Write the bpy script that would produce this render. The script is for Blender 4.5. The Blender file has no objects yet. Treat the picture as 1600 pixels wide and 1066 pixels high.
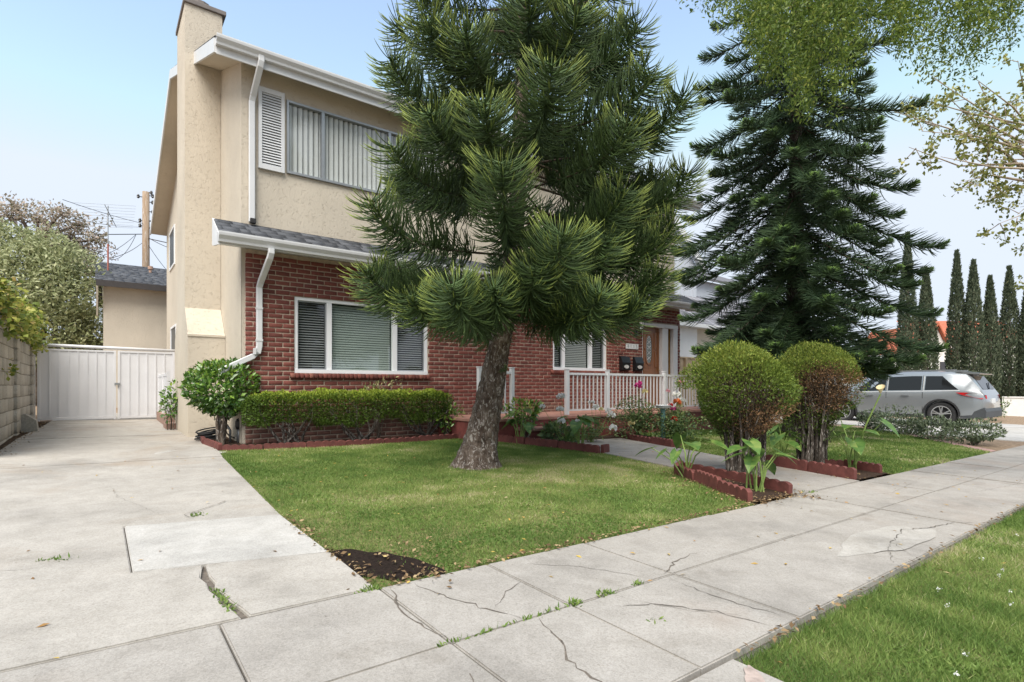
import bpy, bmesh, math, random
import numpy as np
from math import sin, cos, pi, radians
from mathutils import Vector

S = bpy.context.scene
COL = S.collection
rng = np.random.default_rng(7)
random.seed(7)

# ------------------------------------------------------------------ camera, sky, sun
cam = bpy.data.cameras.new('camera'); cam_o = bpy.data.objects.new('camera', cam); COL.objects.link(cam_o)
cam.sensor_width = 36; cam.lens = 36*850/1600; cam.shift_y = 0.04375
cam.clip_start = 0.05; cam.clip_end = 3000
cam_o.location = (0, 0, 1.0); cam_o.rotation_euler = (pi/2, 0, -math.atan2(.6062, .7953))
S.camera = cam_o

SUN_EL, SUN_DIR = 55, (-0.76, -0.65)           # degrees; horizontal direction towards the sun
w = bpy.data.worlds.new('World'); S.world = w; w.use_nodes = True
nt = w.node_tree; bg = nt.nodes['Background']
sky = nt.nodes.new('ShaderNodeTexSky'); sky.sky_type = 'NISHITA'; sky.sun_disc = False
sky.sun_elevation = radians(SUN_EL); sky.sun_rotation = math.atan2(SUN_DIR[0], SUN_DIR[1])
sky.air_density = 1.0; sky.dust_density = 0.35; sky.ozone_density = 1.3
hs = nt.nodes.new('ShaderNodeHueSaturation'); hs.inputs['Saturation'].default_value = 0.84
cap = nt.nodes.new('ShaderNodeMix'); cap.data_type = 'RGBA'; cap.blend_type = 'DARKEN'; cap.inputs[0].default_value = 1; cap.inputs[7].default_value = (2.15, 2.38, 2.72, 1)
nt.links.new(sky.outputs[0], hs.inputs['Color']); nt.links.new(hs.outputs[0], cap.inputs[6]); nt.links.new(cap.outputs[2], bg.inputs['Color'])
bg.inputs['Strength'].default_value = 0.145
sl = bpy.data.lights.new('sun', 'SUN'); sl.energy = 2.3; sl.angle = radians(45); sl.color = (1, .94, .85)
sun_o = bpy.data.objects.new('sun', sl); COL.objects.link(sun_o)
sv = Vector((SUN_DIR[0]*cos(radians(SUN_EL)), SUN_DIR[1]*cos(radians(SUN_EL)), sin(radians(SUN_EL))))
sun_o.rotation_euler = sv.to_track_quat('Z', 'Y').to_euler(); sun_o.location = (-8, -8, 14)
S.view_settings.view_transform = 'Standard'; S.view_settings.look = 'None'; S.view_settings.gamma = 1
S.view_settings.exposure = 1.40

# ------------------------------------------------------------------ helpers
FW = np.array([.6062, .7953]); RT = np.array([.7953, -.6062])
def at(px, py, t):
    """a point in the street at distance t ahead, given in the survey's bearings"""
    u = (px-800)/850; d = FW+u*RT
    return np.array([d[0]*t, d[1]*t, 1+(603-py)/850*t])
def zg(x, y):
    return .016*(np.clip(y, -6, 26)-2)-.016*(np.clip(x, -15, 22)-1)

def tag(o, label=None, cat=None, group=None, kind=None):
    if label: o['label'] = label
    if cat: o['category'] = cat
    if group: o['group'] = group
    if kind: o['kind'] = kind
    return o
def thing(name, label, cat, loc=(0, 0, 0), rz=0, group=None):
    o = bpy.data.objects.new(name, None); COL.objects.link(o); o.location = loc; o.rotation_euler = (0, 0, rz)
    o.empty_display_size = .1
    return tag(o, label, cat, group)
def link(name, me, mat=None, parent=None, smooth=False):
    o = bpy.data.objects.new(name, me); COL.objects.link(o)
    if mat is not None:
        for m in (mat if isinstance(mat, (list, tuple)) else [mat]): me.materials.append(m)
    if parent is not None: o.parent = parent
    if smooth:
        me.polygons.foreach_set('use_smooth', [True]*len(me.polygons))
    return o
def copy_tree(o, parent=None):
    c = o.copy(); COL.objects.link(c)
    if parent is not None: c.parent = parent
    for ch in list(o.children): copy_tree(ch, c)
    return c

def np_mesh(name, V, F, attrs=None):
    """V (n,3); F (m,k) one polygon size; attrs {name: per-vertex floats}"""
    me = bpy.data.meshes.new(name)
    V = np.asarray(V, dtype=np.float32); F = np.asarray(F, dtype=np.int32)
    me.vertices.add(len(V)); me.vertices.foreach_set('co', V.ravel())
    k = F.shape[1]
    me.loops.add(F.size); me.loops.foreach_set('vertex_index', F.ravel())
    me.polygons.add(len(F)); me.polygons.foreach_set('loop_start', np.arange(0, F.size, k, dtype=np.int32))
    for n, a in (attrs or {}).items():
        at_ = me.attributes.new(n, 'FLOAT', 'POINT'); at_.data.foreach_set('value', np.asarray(a, dtype=np.float32))
    me.update(calc_edges=True)
    return me

class MB:
    def __init__(s): s.v = []; s.f = []; s.mi = []; s.cur = 0
    def _add(s, vs, fs):
        b = len(s.v); s.v += [tuple(map(float, p)) for p in vs]
        for f in fs: s.f.append([b+i for i in f]); s.mi.append(s.cur)
    def box(s, x0, x1, y0, y1, z0, z1, bev=0):
        x0, x1 = min(x0, x1), max(x0, x1); y0, y1 = min(y0, y1), max(y0, y1); z0, z1 = min(z0, z1), max(z0, z1)
        if bev <= 0:
            s._add([(x0,y0,z0),(x1,y0,z0),(x1,y1,z0),(x0,y1,z0),(x0,y0,z1),(x1,y0,z1),(x1,y1,z1),(x0,y1,z1)],
                   [(0,3,2,1),(4,5,6,7),(0,1,5,4),(1,2,6,5),(2,3,7,6),(3,0,4,7)]); return
        bm = bmesh.new(); bmesh.ops.create_cube(bm, size=1)
        for v in bm.verts:
            v.co = Vector(((x0+x1)/2+v.co.x*(x1-x0), (y0+y1)/2+v.co.y*(y1-y0), (z0+z1)/2+v.co.z*(z1-z0)))
        bev = min(bev, .45*min(x1-x0, y1-y0, z1-z0))
        bmesh.ops.bevel(bm, geom=list(bm.edges), offset=bev, segments=2, affect='EDGES', profile=.6)
        s.bm(bm); bm.free()
    def bm(s, bm):
        bm.verts.index_update(); s._add([v.co for v in bm.verts], [[v.index for v in f.verts] for f in bm.faces])
    def quad(s, *p): s._add(p, [tuple(range(len(p)))])
    def obox(s, c, ax, ay, az):
        """box from centre and three half axes"""
        c, ax, ay, az = map(np.array, (c, ax, ay, az)); vs = []
        for k in (-1, 1):
            for i, j in ((-1,-1),(1,-1),(1,1),(-1,1)): vs.append(c+i*ax+j*ay+k*az)
        s._add(vs, [(0,3,2,1),(4,5,6,7),(0,1,5,4),(1,2,6,5),(2,3,7,6),(3,0,4,7)])
    def bar(s, a, b, w, h, up=(0, 0, 1)):
        a, b = np.array(a, float), np.array(b, float); d = b-a; L = np.linalg.norm(d); d /= L
        sx = np.cross(d, up); 
        if np.linalg.norm(sx) < 1e-4: sx = np.cross(d, (0, 1, 0))
        sx /= np.linalg.norm(sx); uz = np.cross(sx, d)
        s.obox((a+b)/2, d*L/2, sx*w/2, uz*h/2)
    def prism(s, poly, y0, y1, axis='y'):
        """extrude a 2-D polygon: axis y -> poly in x,z; x -> poly in y,z; z -> poly in x,y"""
        n = len(poly)
        def P(a, b, c): return {'y': (a, c, b), 'x': (c, a, b), 'z': (a, b, c)}[axis]
        vs = [P(a, b, y0) for a, b in poly]+[P(a, b, y1) for a, b in poly]
        fs = [tuple(range(n)), tuple(range(2*n-1, n-1, -1))]+[(i, i+n, (i+1) % n+n, (i+1) % n) for i in range(n)]
        s._add(vs, fs)
    def tube(s, pts, r, n=8, cap=True, flat=1.0):
        pts = [np.array(p, float) for p in pts]; m = len(pts)
        rr = r if hasattr(r, '__len__') else [r]*m
        T = []
        for i in range(m):
            d = pts[min(i+1, m-1)]-pts[max(i-1, 0)]; T.append(d/(np.linalg.norm(d)+1e-9))
        ref = np.array((0, 0, 1.)) if abs(T[0][2]) < .9 else np.array((1., 0, 0))
        N = np.cross(T[0], ref); N /= np.linalg.norm(N); vs = []
        for i in range(m):
            N = N-T[i]*np.dot(N, T[i]); N /= np.linalg.norm(N)+1e-9; B = np.cross(T[i], N)
            for k in range(n):
                a = 2*pi*k/n; vs.append(pts[i]+rr[i]*(cos(a)*N+flat*sin(a)*B))
        fs = [(i*n+k, i*n+(k+1) % n, (i+1)*n+(k+1) % n, (i+1)*n+k) for i in range(m-1) for k in range(n)]
        if cap: fs += [tuple(range(n-1, -1, -1)), tuple(range((m-1)*n, m*n))]
        s._add(vs, fs)
    def lathe(s, prof, c=(0, 0, 0), n=16):
        vs = []; m = len(prof)
        for r, z in prof:
            for k in range(n):
                a = 2*pi*k/n; vs.append((c[0]+r*cos(a), c[1]+r*sin(a), c[2]+z))
        fs = [(i*n+k, i*n+(k+1) % n, (i+1)*n+(k+1) % n, (i+1)*n+k) for i in range(m-1) for k in range(n)]
        fs += [tuple(range(n-1, -1, -1)), tuple(range((m-1)*n, m*n))]
        s._add(vs, fs)
    def build(s, name, mat, parent=None, smooth=False):
        me = bpy.data.meshes.new(name); me.from_pydata(s.v, [], s.f); me.update()
        o = link(name, me, mat, parent, smooth)
        if any(s.mi): me.polygons.foreach_set('material_index', s.mi)
        return o

def rows(*bars): pass
def unit(a): return a/(np.linalg.norm(a, axis=-1, keepdims=True)+1e-9)
def rand_dirs(n, r=rng): return unit(r.normal(size=(n, 3)))
def leaf_mesh(name, P, D, N, L, W, mat, parent=None, tint=None, fold=.25, r=rng, wide=.45):
    """one folded four-point leaf per row of P, pointing along D with face normal about N"""
    n = len(P); D = unit(D); X = unit(np.cross(D, N)); N = np.cross(X, D)
    L = np.broadcast_to(np.asarray(L, float), (n,))[:, None]; W = np.broadcast_to(np.asarray(W, float), (n,))[:, None]
    V = np.empty((n, 4, 3))
    V[:, 0] = P; V[:, 2] = P+D*L
    V[:, 1] = P+D*L*wide+X*W/2+N*W*fold; V[:, 3] = P+D*L*wide-X*W/2+N*W*fold
    i = np.arange(n)*4
    F = np.stack([np.stack([i, i+1, i+2], 1), np.stack([i, i+2, i+3], 1)], 1).reshape(-1, 3)
    t = r.random(n) if tint is None else tint
    me = np_mesh(name, V.reshape(-1, 3), F, {'tint': np.repeat(t, 4)})
    return link(name, me, mat, parent)
def cords(name, C, R, mat, parent, tint, tip):
    """bundle of three-sided tubes: C (n,k,3) centre lines, R (n,k) radii"""
    n, k, _ = C.shape
    T = unit(np.gradient(C, axis=1)); ref = unit(rand_dirs(n))[:, None, :]
    A = unit(np.cross(T, ref)); B = np.cross(T, A)
    V = np.empty((n, k, 3, 3))
    for j in range(3):
        a = 2*pi*j/3; V[:, :, j] = C+R[..., None]*(cos(a)*A+sin(a)*B)
    base = (np.arange(n)*k*3)[:, None, None]+(np.arange(k-1)*3)[None, :, None]
    j = np.arange(3)[None, None, :]; j2 = (j+1) % 3
    F = np.stack([base+j, base+j2, base+3+j2, base+3+j], -1).reshape(-1, 4)
    me = np_mesh(name, V.reshape(-1, 3), F, {'tint': np.repeat(tint, k*3), 'tip': np.repeat(tip.reshape(-1), 3)})
    return link(name, me, mat, parent, True)

def smoothnoise(n, m, r):
    a = r.random((n, m)); return a

# ------------------------------------------------------------------ materials
def new_mat(name):
    m = bpy.data.materials.new(name); m.use_nodes = True
    return m, m.node_tree, m.node_tree.nodes['Principled BSDF']
def ramp(nt, src, stops):
    r = nt.nodes.new('ShaderNodeValToRGB'); e = r.color_ramp.elements
    while len(e) < len(stops): e.new(.5)
    for k, (p, c) in enumerate(stops): e[k].position = p; e[k].color = (*c, 1) if len(c) == 3 else c
    nt.links.new(src, r.inputs[0]); return r.outputs[0]
def noise(nt, scale, detail=6, rough=.6, vec=None, dist=0):
    n = nt.nodes.new('ShaderNodeTexNoise'); n.inputs['Scale'].default_value = scale; n.inputs['Detail'].default_value = detail
    n.inputs['Roughness'].default_value = rough; n.inputs['Distortion'].default_value = dist
    if vec is not None: nt.links.new(vec, n.inputs['Vector'])
    return n.outputs['Fac']
def objco(nt):
    return nt.nodes.new('ShaderNodeTexCoord').outputs['Object']
def mixc(nt, fac, a, b, mode='MIX'):
    m = nt.nodes.new('ShaderNodeMix'); m.data_type = 'RGBA'; m.blend_type = mode
    for k, v in ((0, fac), (6, a), (7, b)):
        if isinstance(v, (int, float)): m.inputs[k].default_value = v
        elif isinstance(v, tuple): m.inputs[k].default_value = (*v, 1)
        else: nt.links.new(v, m.inputs[k])
    return m.outputs[2]
def bump(nt, bs, height, strength=.3, dist=.01, prev=None):
    b = nt.nodes.new('ShaderNodeBump'); b.inputs['Strength'].default_value = strength; b.inputs['Distance'].default_value = dist
    nt.links.new(height, b.inputs['Height'])
    if prev is not None: nt.links.new(prev, b.inputs['Normal'])
    nt.links.new(b.outputs[0], bs.inputs['Normal']); return b.outputs[0]
def plain(name, c, rough=.5, var=.12, scale=8, bstr=.1, bscale=60, metal=0, spec=.5, bdist=.004):
    m, nt, bs = new_mat(name); co = objco(nt)
    d = tuple(max(0, x*(1-var)) for x in c); l = tuple(min(1, x*(1+var)) for x in c)
    nt.links.new(ramp(nt, noise(nt, scale, 6, .65, co), [(.3, d), (.7, l)]), bs.inputs['Base Color'])
    bs.inputs['Roughness'].default_value = rough; bs.inputs['Metallic'].default_value = metal
    bs.inputs['Specular IOR Level'].default_value = spec
    if bstr: bump(nt, bs, noise(nt, bscale, 4, .6, co), bstr, bdist)
    return m
def leaf_mat(name, stops, trans=.25, rough=.5, spec=.4, attr='tint'):
    m, nt, bs = new_mat(name)
    a = nt.nodes.new('ShaderNodeAttribute'); a.attribute_name = attr
    c = ramp(nt, a.outputs['Fac'], stops); nt.links.new(c, bs.inputs['Base Color'])
    bs.inputs['Roughness'].default_value = rough; bs.inputs['Specular IOR Level'].default_value = spec
    if trans:
        tr = nt.nodes.new('ShaderNodeBsdfTranslucent'); nt.links.new(c, tr.inputs['Color'])
        mx = nt.nodes.new('ShaderNodeMixShader'); mx.inputs[0].default_value = trans
        nt.links.new(bs.outputs[0], mx.inputs[1]); nt.links.new(tr.outputs[0], mx.inputs[2])
        nt.links.new(mx.outputs[0], nt.nodes['Material Output'].inputs['Surface'])
    return m
def concrete(name, c, stain=(.28, .21, .145), amount=.5):
    m, nt, bs = new_mat(name); co = objco(nt)
    base = ramp(nt, noise(nt, 1.1, 8, .62, co), [(.25, tuple(x*.66 for x in c)), (.48, c), (.75, tuple(min(1, x*1.16) for x in c))])
    fine = ramp(nt, noise(nt, 170, 3, .7, co), [(.25, (.62, .62, .61)), (.5, (.97, .97, .97)), (.8, (1.12, 1.11, 1.1))])
    c1 = mixc(nt, .75, base, fine, 'MULTIPLY')
    agg = nt.nodes.new('ShaderNodeTexVoronoi'); agg.inputs['Scale'].default_value = 120; nt.links.new(co, agg.inputs['Vector'])
    c1b = mixc(nt, .3, c1, ramp(nt, agg.outputs['Color'], [(.1, (.55, .53, .5)), (.6, (1, 1, 1)), (1, (1.15, 1.13, 1.1))]), 'MULTIPLY')
    sm = ramp(nt, noise(nt, .55, 7, .6, co, 1.2), [(.52, (0, 0, 0)), (.72, (amount,)*3)])
    sp = ramp(nt, noise(nt, 34, 4, .75, co), [(.27, (.55, .52, .48)), (.37, (1, 1, 1))]); c1b = mixc(nt, .8, c1b, sp, 'MULTIPLY')
    md = ramp(nt, noise(nt, 5, 7, .7, co, .6), [(.3, (.82, .81, .79)), (.7, (1.1, 1.1, 1.1))]); c1b = mixc(nt, .8, c1b, md, 'MULTIPLY')
    oil = ramp(nt, noise(nt, 1.7, 6, .62, co, .4), [(.60, (1, 1, 1)), (.70, (.80, .785, .76)), (.80, (.62, .60, .57))]); c1b = mixc(nt, .8, c1b, oil, 'MULTIPLY')
    c2 = mixc(nt, sm, c1b, stain)
    nt.links.new(c2, bs.inputs['Base Color']); bs.inputs['Roughness'].default_value = .9; bs.inputs['Specular IOR Level'].default_value = .25
    b1 = bump(nt, bs, noise(nt, 150, 4, .7, co), .35, .004); bump(nt, bs, noise(nt, 9, 5, .6, co), .25, .01, b1)
    return m
def stucco(name, c):
    m, nt, bs = new_mat(name); co = objco(nt)
    mp = nt.nodes.new('ShaderNodeMapping'); mp.inputs['Scale'].default_value = (1, 1, .8); nt.links.new(co, mp.inputs[0])
    big = ramp(nt, noise(nt, .7, 7, .6, mp.outputs[0]), [(.3, tuple(x*.86 for x in c)), (.7, tuple(x*1.07 for x in c))])
    lace = noise(nt, 24, 8, .74, mp.outputs[0], .8)
    edge = ramp(nt, lace, [(.36, (0, 0, 0)), (.44, (.75, .75, .75)), (.56, (.85, .85, .85)), (.66, (1, 1, 1))])
    dirt = ramp(nt, lace, [(.32, (.88, .84, .78)), (.41, (1, 1, 1)), (.62, (1, 1, 1)), (.7, (1.07, 1.07, 1.06))])
    c1 = mixc(nt, .8, big, dirt, 'MULTIPLY')
    nt.links.new(c1, bs.inputs['Base Color']); bs.inputs['Roughness'].default_value = .92; bs.inputs['Specular IOR Level'].default_value = .2
    b1 = bump(nt, bs, edge, .60, .011); bump(nt, bs, noise(nt, 90, 4, .7, co), .35, .004, b1)
    return m
def glass_mat(name, tintc=(.93, .96, .95), refl=.04):
    m = bpy.data.materials.new(name); m.use_nodes = True; nt = m.node_tree; nt.nodes.clear()
    out = nt.nodes.new('ShaderNodeOutputMaterial'); tr = nt.nodes.new('ShaderNodeBsdfTransparent'); tr.inputs[0].default_value = (*tintc, 1)
    gl = nt.nodes.new('ShaderNodeBsdfGlossy'); gl.inputs['Roughness'].default_value = .015
    fr = nt.nodes.new('ShaderNodeLayerWeight'); fr.inputs[0].default_value = .5
    pw = nt.nodes.new('ShaderNodeMath'); pw.operation = 'POWER'; pw.inputs[1].default_value = 4; nt.links.new(fr.outputs['Facing'], pw.inputs[0])
    ad = nt.nodes.new('ShaderNodeMath'); ad.operation = 'MULTIPLY_ADD'; ad.inputs[1].default_value = .85; ad.inputs[2].default_value = refl+.03; nt.links.new(pw.outputs[0], ad.inputs[0])
    mx = nt.nodes.new('ShaderNodeMixShader'); nt.links.new(ad.outputs[0], mx.inputs[0]); nt.links.new(tr.outputs[0], mx.inputs[1]); nt.links.new(gl.outputs[0], mx.inputs[2])
    nt.links.new(mx.outputs[0], out.inputs[0]); return m
def brick_paint():
    m, nt, bs = new_mat('painted brick'); co = objco(nt)
    a = nt.nodes.new('ShaderNodeAttribute'); a.attribute_name = 'tint'
    c0 = ramp(nt, a.outputs['Fac'], [(0, (.13, .044, .036)), (.5, (.19, .060, .048)), (.9, (.235, .078, .060)), (1, (.28, .115, .085))])
    c1 = mixc(nt, .7, c0, ramp(nt, noise(nt, 26, 6, .7, co), [(.25, (.62, .62, .62)), (.6, (1.05, 1.05, 1.05)), (.85, (1.25, 1.2, 1.15))]), 'MULTIPLY')
    sx = nt.nodes.new('ShaderNodeSeparateXYZ'); nt.links.new(co, sx.inputs[0])
    mm = nt.nodes.new('ShaderNodeMath'); mm.operation = 'MULTIPLY_ADD'; nt.links.new(noise(nt, 3.2, 5, .6, co), mm.inputs[0]); mm.inputs[1].default_value = -.9
    nt.links.new(sx.outputs[2], mm.inputs[2])
    worn = ramp(nt, mm.outputs[0], [(-.0, (.7,)*3), (.14, (0, 0, 0))])
    c2 = mixc(nt, worn, c1, (.185, .105, .08))
    nt.links.new(c2, bs.inputs['Base Color']); bs.inputs['Roughness'].default_value = .75; bs.inputs['Specular IOR Level'].default_value = .3
    b = bump(nt, bs, noise(nt, 70, 5, .7, co), .5, .005); bump(nt, bs, noise(nt, 14, 4, .6, co), .3, .01, b)
    return m
def shingle(name, c):
    m, nt, bs = new_mat(name); co = objco(nt)
    a = nt.nodes.new('ShaderNodeAttribute'); a.attribute_name = 'tint'
    c0 = ramp(nt, a.outputs['Fac'], [(0, tuple(x*.7 for x in c)), (1, tuple(x*1.35 for x in c))])
    c1 = mixc(nt, .8, c0, ramp(nt, noise(nt, 130, 3, .8, co), [(.3, (.45, .45, .46)), (.7, (1.35, 1.35, 1.35))]), 'MULTIPLY')
    nt.links.new(c1, bs.inputs['Base Color']); bs.inputs['Roughness'].default_value = .95; bs.inputs['Specular IOR Level'].default_value = .15
    bump(nt, bs, noise(nt, 160, 3, .7, co), .6, .004); return m
def soil(name, c, sc=30):
    m, nt, bs = new_mat(name); co = objco(nt)
    c1 = ramp(nt, noise(nt, sc, 8, .75, co), [(.3, tuple(x*.45 for x in c)), (.5, c), (.72, tuple(x*1.7 for x in c))])
    nt.links.new(c1, bs.inputs['Base Color']); bs.inputs['Roughness'].default_value = 1; bs.inputs['Specular IOR Level'].default_value = .1
    b = bump(nt, bs, noise(nt, sc*2, 6, .7, co), .9, .02); bump(nt, bs, noise(nt, 5, 5, .6, co), .6, .04, b); return m
def bark(name, stops, sc=9, stretch=.35, depth=.03):
    m, nt, bs = new_mat(name); co = objco(nt)
    mp = nt.nodes.new('ShaderNodeMapping'); mp.inputs['Scale'].default_value = (1, 1, stretch); nt.links.new(co, mp.inputs[0])
    n1 = noise(nt, sc, 8, .72, mp.outputs[0], .8)
    c1 = ramp(nt, n1, stops)
    lich = ramp(nt, noise(nt, sc*1.7, 6, .7, mp.outputs[0], 1.5), [(.53, (0, 0, 0)), (.62, (.8, .8, .8))])
    nt.links.new(mixc(nt, lich, c1, (.46, .42, .38)), bs.inputs['Base Color'])
    bs.inputs['Roughness'].default_value = .95; bs.inputs['Specular IOR Level'].default_value = .15
    v = nt.nodes.new('ShaderNodeTexVoronoi'); v.feature = 'DISTANCE_TO_EDGE'; v.inputs['Scale'].default_value = sc*1.6; nt.links.new(mp.outputs[0], v.inputs['Vector'])
    b = bump(nt, bs, n1, 1, depth); bump(nt, bs, v.outputs['Distance'], .8, depth*.8, b); return m

M = {}
M['concrete'] = concrete('driveway concrete', (.395, .37, .335))
M['walk'] = concrete('sidewalk concrete', (.35, .328, .30), (.31, .24, .19), .5)
M['walkpatch'] = concrete('old concrete repair', (.40, .38, .35), (.3, .25, .2), .3)
M['patch'] = concrete('fresh concrete patch', (.46, .445, .42), (.40, .36, .31), .2)
M['path'] = concrete('garden path concrete', (.325, .305, .28))
M['asphalt'] = plain('asphalt', (.055, .055, .057), .9, .3, 3, .6, 120)
M['soil'] = soil('garden soil', (.075, .052, .036))
M['mulch'] = soil('dark bed mulch', (.058, .038, .028), 45)
M['patch_soil'] = soil('fresh dark compost', (.030, .021, .017), 60)
M['dirt'] = soil('dry dirt', (.26, .19, .13), 14)
M['turf'] = soil('turf thatch', (.19, .185, .075), 24)
M['crack'] = plain('crack filling', (.125, .105, .085), .95, .5, 40)
M['stucco'] = stucco('beige stucco', (.57, .51, .42))
M['stucco2'] = stucco('cream stucco', (.57, .515, .43))
M['trim'] = plain('white painted trim', (.63, .64, .65), .4, .05, 3, .05)
M['gatewhite'] = plain('white painted steel', (.65, .65, .665), .45, .05, 1.5, .06, 30)
M['vinyl'] = plain('white vinyl', (.80, .81, .83), .35, .03, 2, 0)
M['alu'] = plain('grey aluminium', (.42, .44, .46), .35, .08, 6, .05, metal=.6)
M['mortar'] = plain('mortar', (.43, .345, .27), .95, .25, 18, .6, 80)
M['brick'] = brick_paint()
M['redpaint'] = plain('red painted masonry', (.175, .048, .04), .7, .3, 9, .4, 60)
M['tread'] = plain('worn red step', (.33, .17, .13), .8, .25, 5, .3, 60)
M['shingle'] = shingle('grey asphalt shingle', (.085, .09, .10))
M['shingle2'] = shingle('light grey shingle', (.22, .22, .24))
M['blind'] = plain('window blind', (.46, .47, .46), .6, .06, 3, 0)
M['vane'] = plain('white blind vane', (.60, .60, .60), .6, .04, 3, 0)
M['blind2'] = plain('dim window blind', (.30, .31, .31), .6, .06, 3, 0)
M['dark'] = plain('dark interior', (.02, .021, .022), .9, .3, 3, 0)
M['glass'] = glass_mat('window glass')
M['glassg'] = glass_mat('green window glass', (.84, .92, .88), .07)
M['door'] = None
M['black'] = plain('black enamel', (.012, .012, .013), .3, .2, 5, .05)
M['rubber'] = plain('black rubber', (.018, .018, .019), .7, .2, 20, .1)
M['pipe'] = plain('galvanised pipe', (.33, .34, .34), .45, .15, 20, .1, metal=.7)
M['greenpost'] = plain('green painted post', (.12, .24, .22), .6, .2, 12, .1)
M['block'] = None
M['wood_pole'] = bark('weathered pole wood', [(.3, (.20, .135, .09)), (.7, (.36, .27, .19))], 12, .08, .01)
M['fencewood'] = plain('new fence wood', (.55, .41, .27), .8, .2, 4, .2)
M['bark'] = bark('pine bark', [(.28, (.022, .015, .012)), (.45, (.085, .062, .048)), (.6, (.16, .125, .10)), (.78, (.33, .29, .25))], 11, .55, .035)
M['bark2'] = bark('grey bark', [(.3, (.05, .038, .03)), (.55, (.14, .11, .085)), (.8, (.30, .25, .2))], 14, .3, .01)
M['bark3'] = bark('dark stem bark', [(.3, (.022, .018, .015)), (.6, (.085, .07, .058)), (.85, (.22, .19, .165))], 22, .2, .012)
M['limb'] = plain('brown limb', (.075, .052, .035), .9, .35, 20, .5, 80)
M['grass'] = leaf_mat('lawn grass', [(0, (.10, .175, .038)), (.35, (.185, .275, .066)), (.7, (.285, .36, .105)), (.9, (.42, .42, .18)), (1, (.58, .51, .33))], .35, .55, .25)
M['cord'] = None
def cord_mat(name, dark, mid, tipc, start=.72):
    m, nt, bs = new_mat(name)
    a = nt.nodes.new('ShaderNodeAttribute'); a.attribute_name = 'tint'
    t = nt.nodes.new('ShaderNodeAttribute'); t.attribute_name = 'tip'
    c0 = ramp(nt, a.outputs['Fac'], [(0, dark), (1, mid)])
    f = ramp(nt, t.outputs['Fac'], [(start, (0, 0, 0)), (1, (1, 1, 1))])
    c1 = mixc(nt, f, c0, tipc); co = objco(nt)
    n1 = noise(nt, 260, 2, .7, co)
    c2 = mixc(nt, .7, c1, ramp(nt, n1, [(.3, (.5, .5, .5)), (.7, (1.3, 1.3, 1.3))]), 'MULTIPLY')
    nt.links.new(c2, bs.inputs['Base Color']); bs.inputs['Roughness'].default_value = .5; bs.inputs['Specular IOR Level'].default_value = .3
    bump(nt, bs, n1, .8, .006); return m
M['cord'] = cord_mat('column pine needles', (.046, .080, .030), (.105, .172, .054), (.50, .60, .13), .58)
M['cord2'] = cord_mat('norfolk pine needles', (.040, .074, .040), (.088, .150, .064), (.24, .40, .085), .38)
def door_wood():
    m, nt, bs = new_mat('varnished door wood'); co = objco(nt)
    mp = nt.nodes.new('ShaderNodeMapping'); mp.inputs['Scale'].default_value = (14, 14, 1.2); nt.links.new(co, mp.inputs[0])
    nt.links.new(ramp(nt, noise(nt, 3, 6, .6, mp.outputs[0], .6), [(.3, (.17, .068, .027)), (.7, (.31, .13, .052))]), bs.inputs['Base Color'])
    bs.inputs['Roughness'].default_value = .4; return m
M['door'] = door_wood()
def block_mat():
    m, nt, bs = new_mat('concrete block'); co = objco(nt)
    a = nt.nodes.new('ShaderNodeAttribute'); a.attribute_name = 'tint'
    c0 = ramp(nt, a.outputs['Fac'], [(0, (.31, .30, .27)), (1, (.45, .43, .39))])
    c1 = mixc(nt, .8, c0, ramp(nt, noise(nt, 45, 6, .7, co), [(.3, (.62, .61, .6)), (.7, (1.15, 1.15, 1.14))]), 'MULTIPLY')
    nt.links.new(c1, bs.inputs['Base Color']); bs.inputs['Roughness'].default_value = .95
    bump(nt, bs, noise(nt, 90, 4, .7, co), .5, .006); return m
M['block'] = block_mat()

# ------------------------------------------------------------------ ground, paving, lawns
def sheet(name, poly, off, mat, kind='structure', parent=None):
    m = MB(); m.quad(*[(x, y, zg(x, y)+off) for x, y in poly]); o = m.build(name, mat, parent)
    if kind: o['kind'] = kind
    return o
def big_ground():
    xs = [-900, -120, -40, -15, -8, 0, 8, 16, 22, 40, 120, 900]; ys = [-900, -120, -30, -6, -3.1, 2, 10, 18, 26, 50, 150, 900]
    V = [(x, y, zg(x, y)-.075-(.15 if -13 < y < -3.05 else 0)) for y in ys for x in xs]; n = len(xs)
    F = [(j*n+i, j*n+i+1, (j+1)*n+i+1, (j+1)*n+i) for j in range(len(ys)-1) for i in range(n-1)]
    o = link('ground', np_mesh('ground', V, F), M['dirt']); o['kind'] = 'structure'
big_ground()
sheet('road', [(-60, -14), (22, -14), (22, -3.2), (-60, -3.2)], -.14, M['asphalt'])
kb = MB()
for x in range(-15, 22, 3):
    if -2 < x < 1: continue
    kb._add([(px, py, zg(px, py)+dz) for dz in (-.2, .0) for px, py in ((x, -3.2), (x+2.99, -3.2), (x+2.99, -3.04), (x, -3.04))],
            [(0,3,2,1),(4,5,6,7),(0,1,5,4),(1,2,6,5),(2,3,7,6),(3,0,4,7)])
kb.build('kerb', M['walk'])['kind'] = 'structure'

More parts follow.
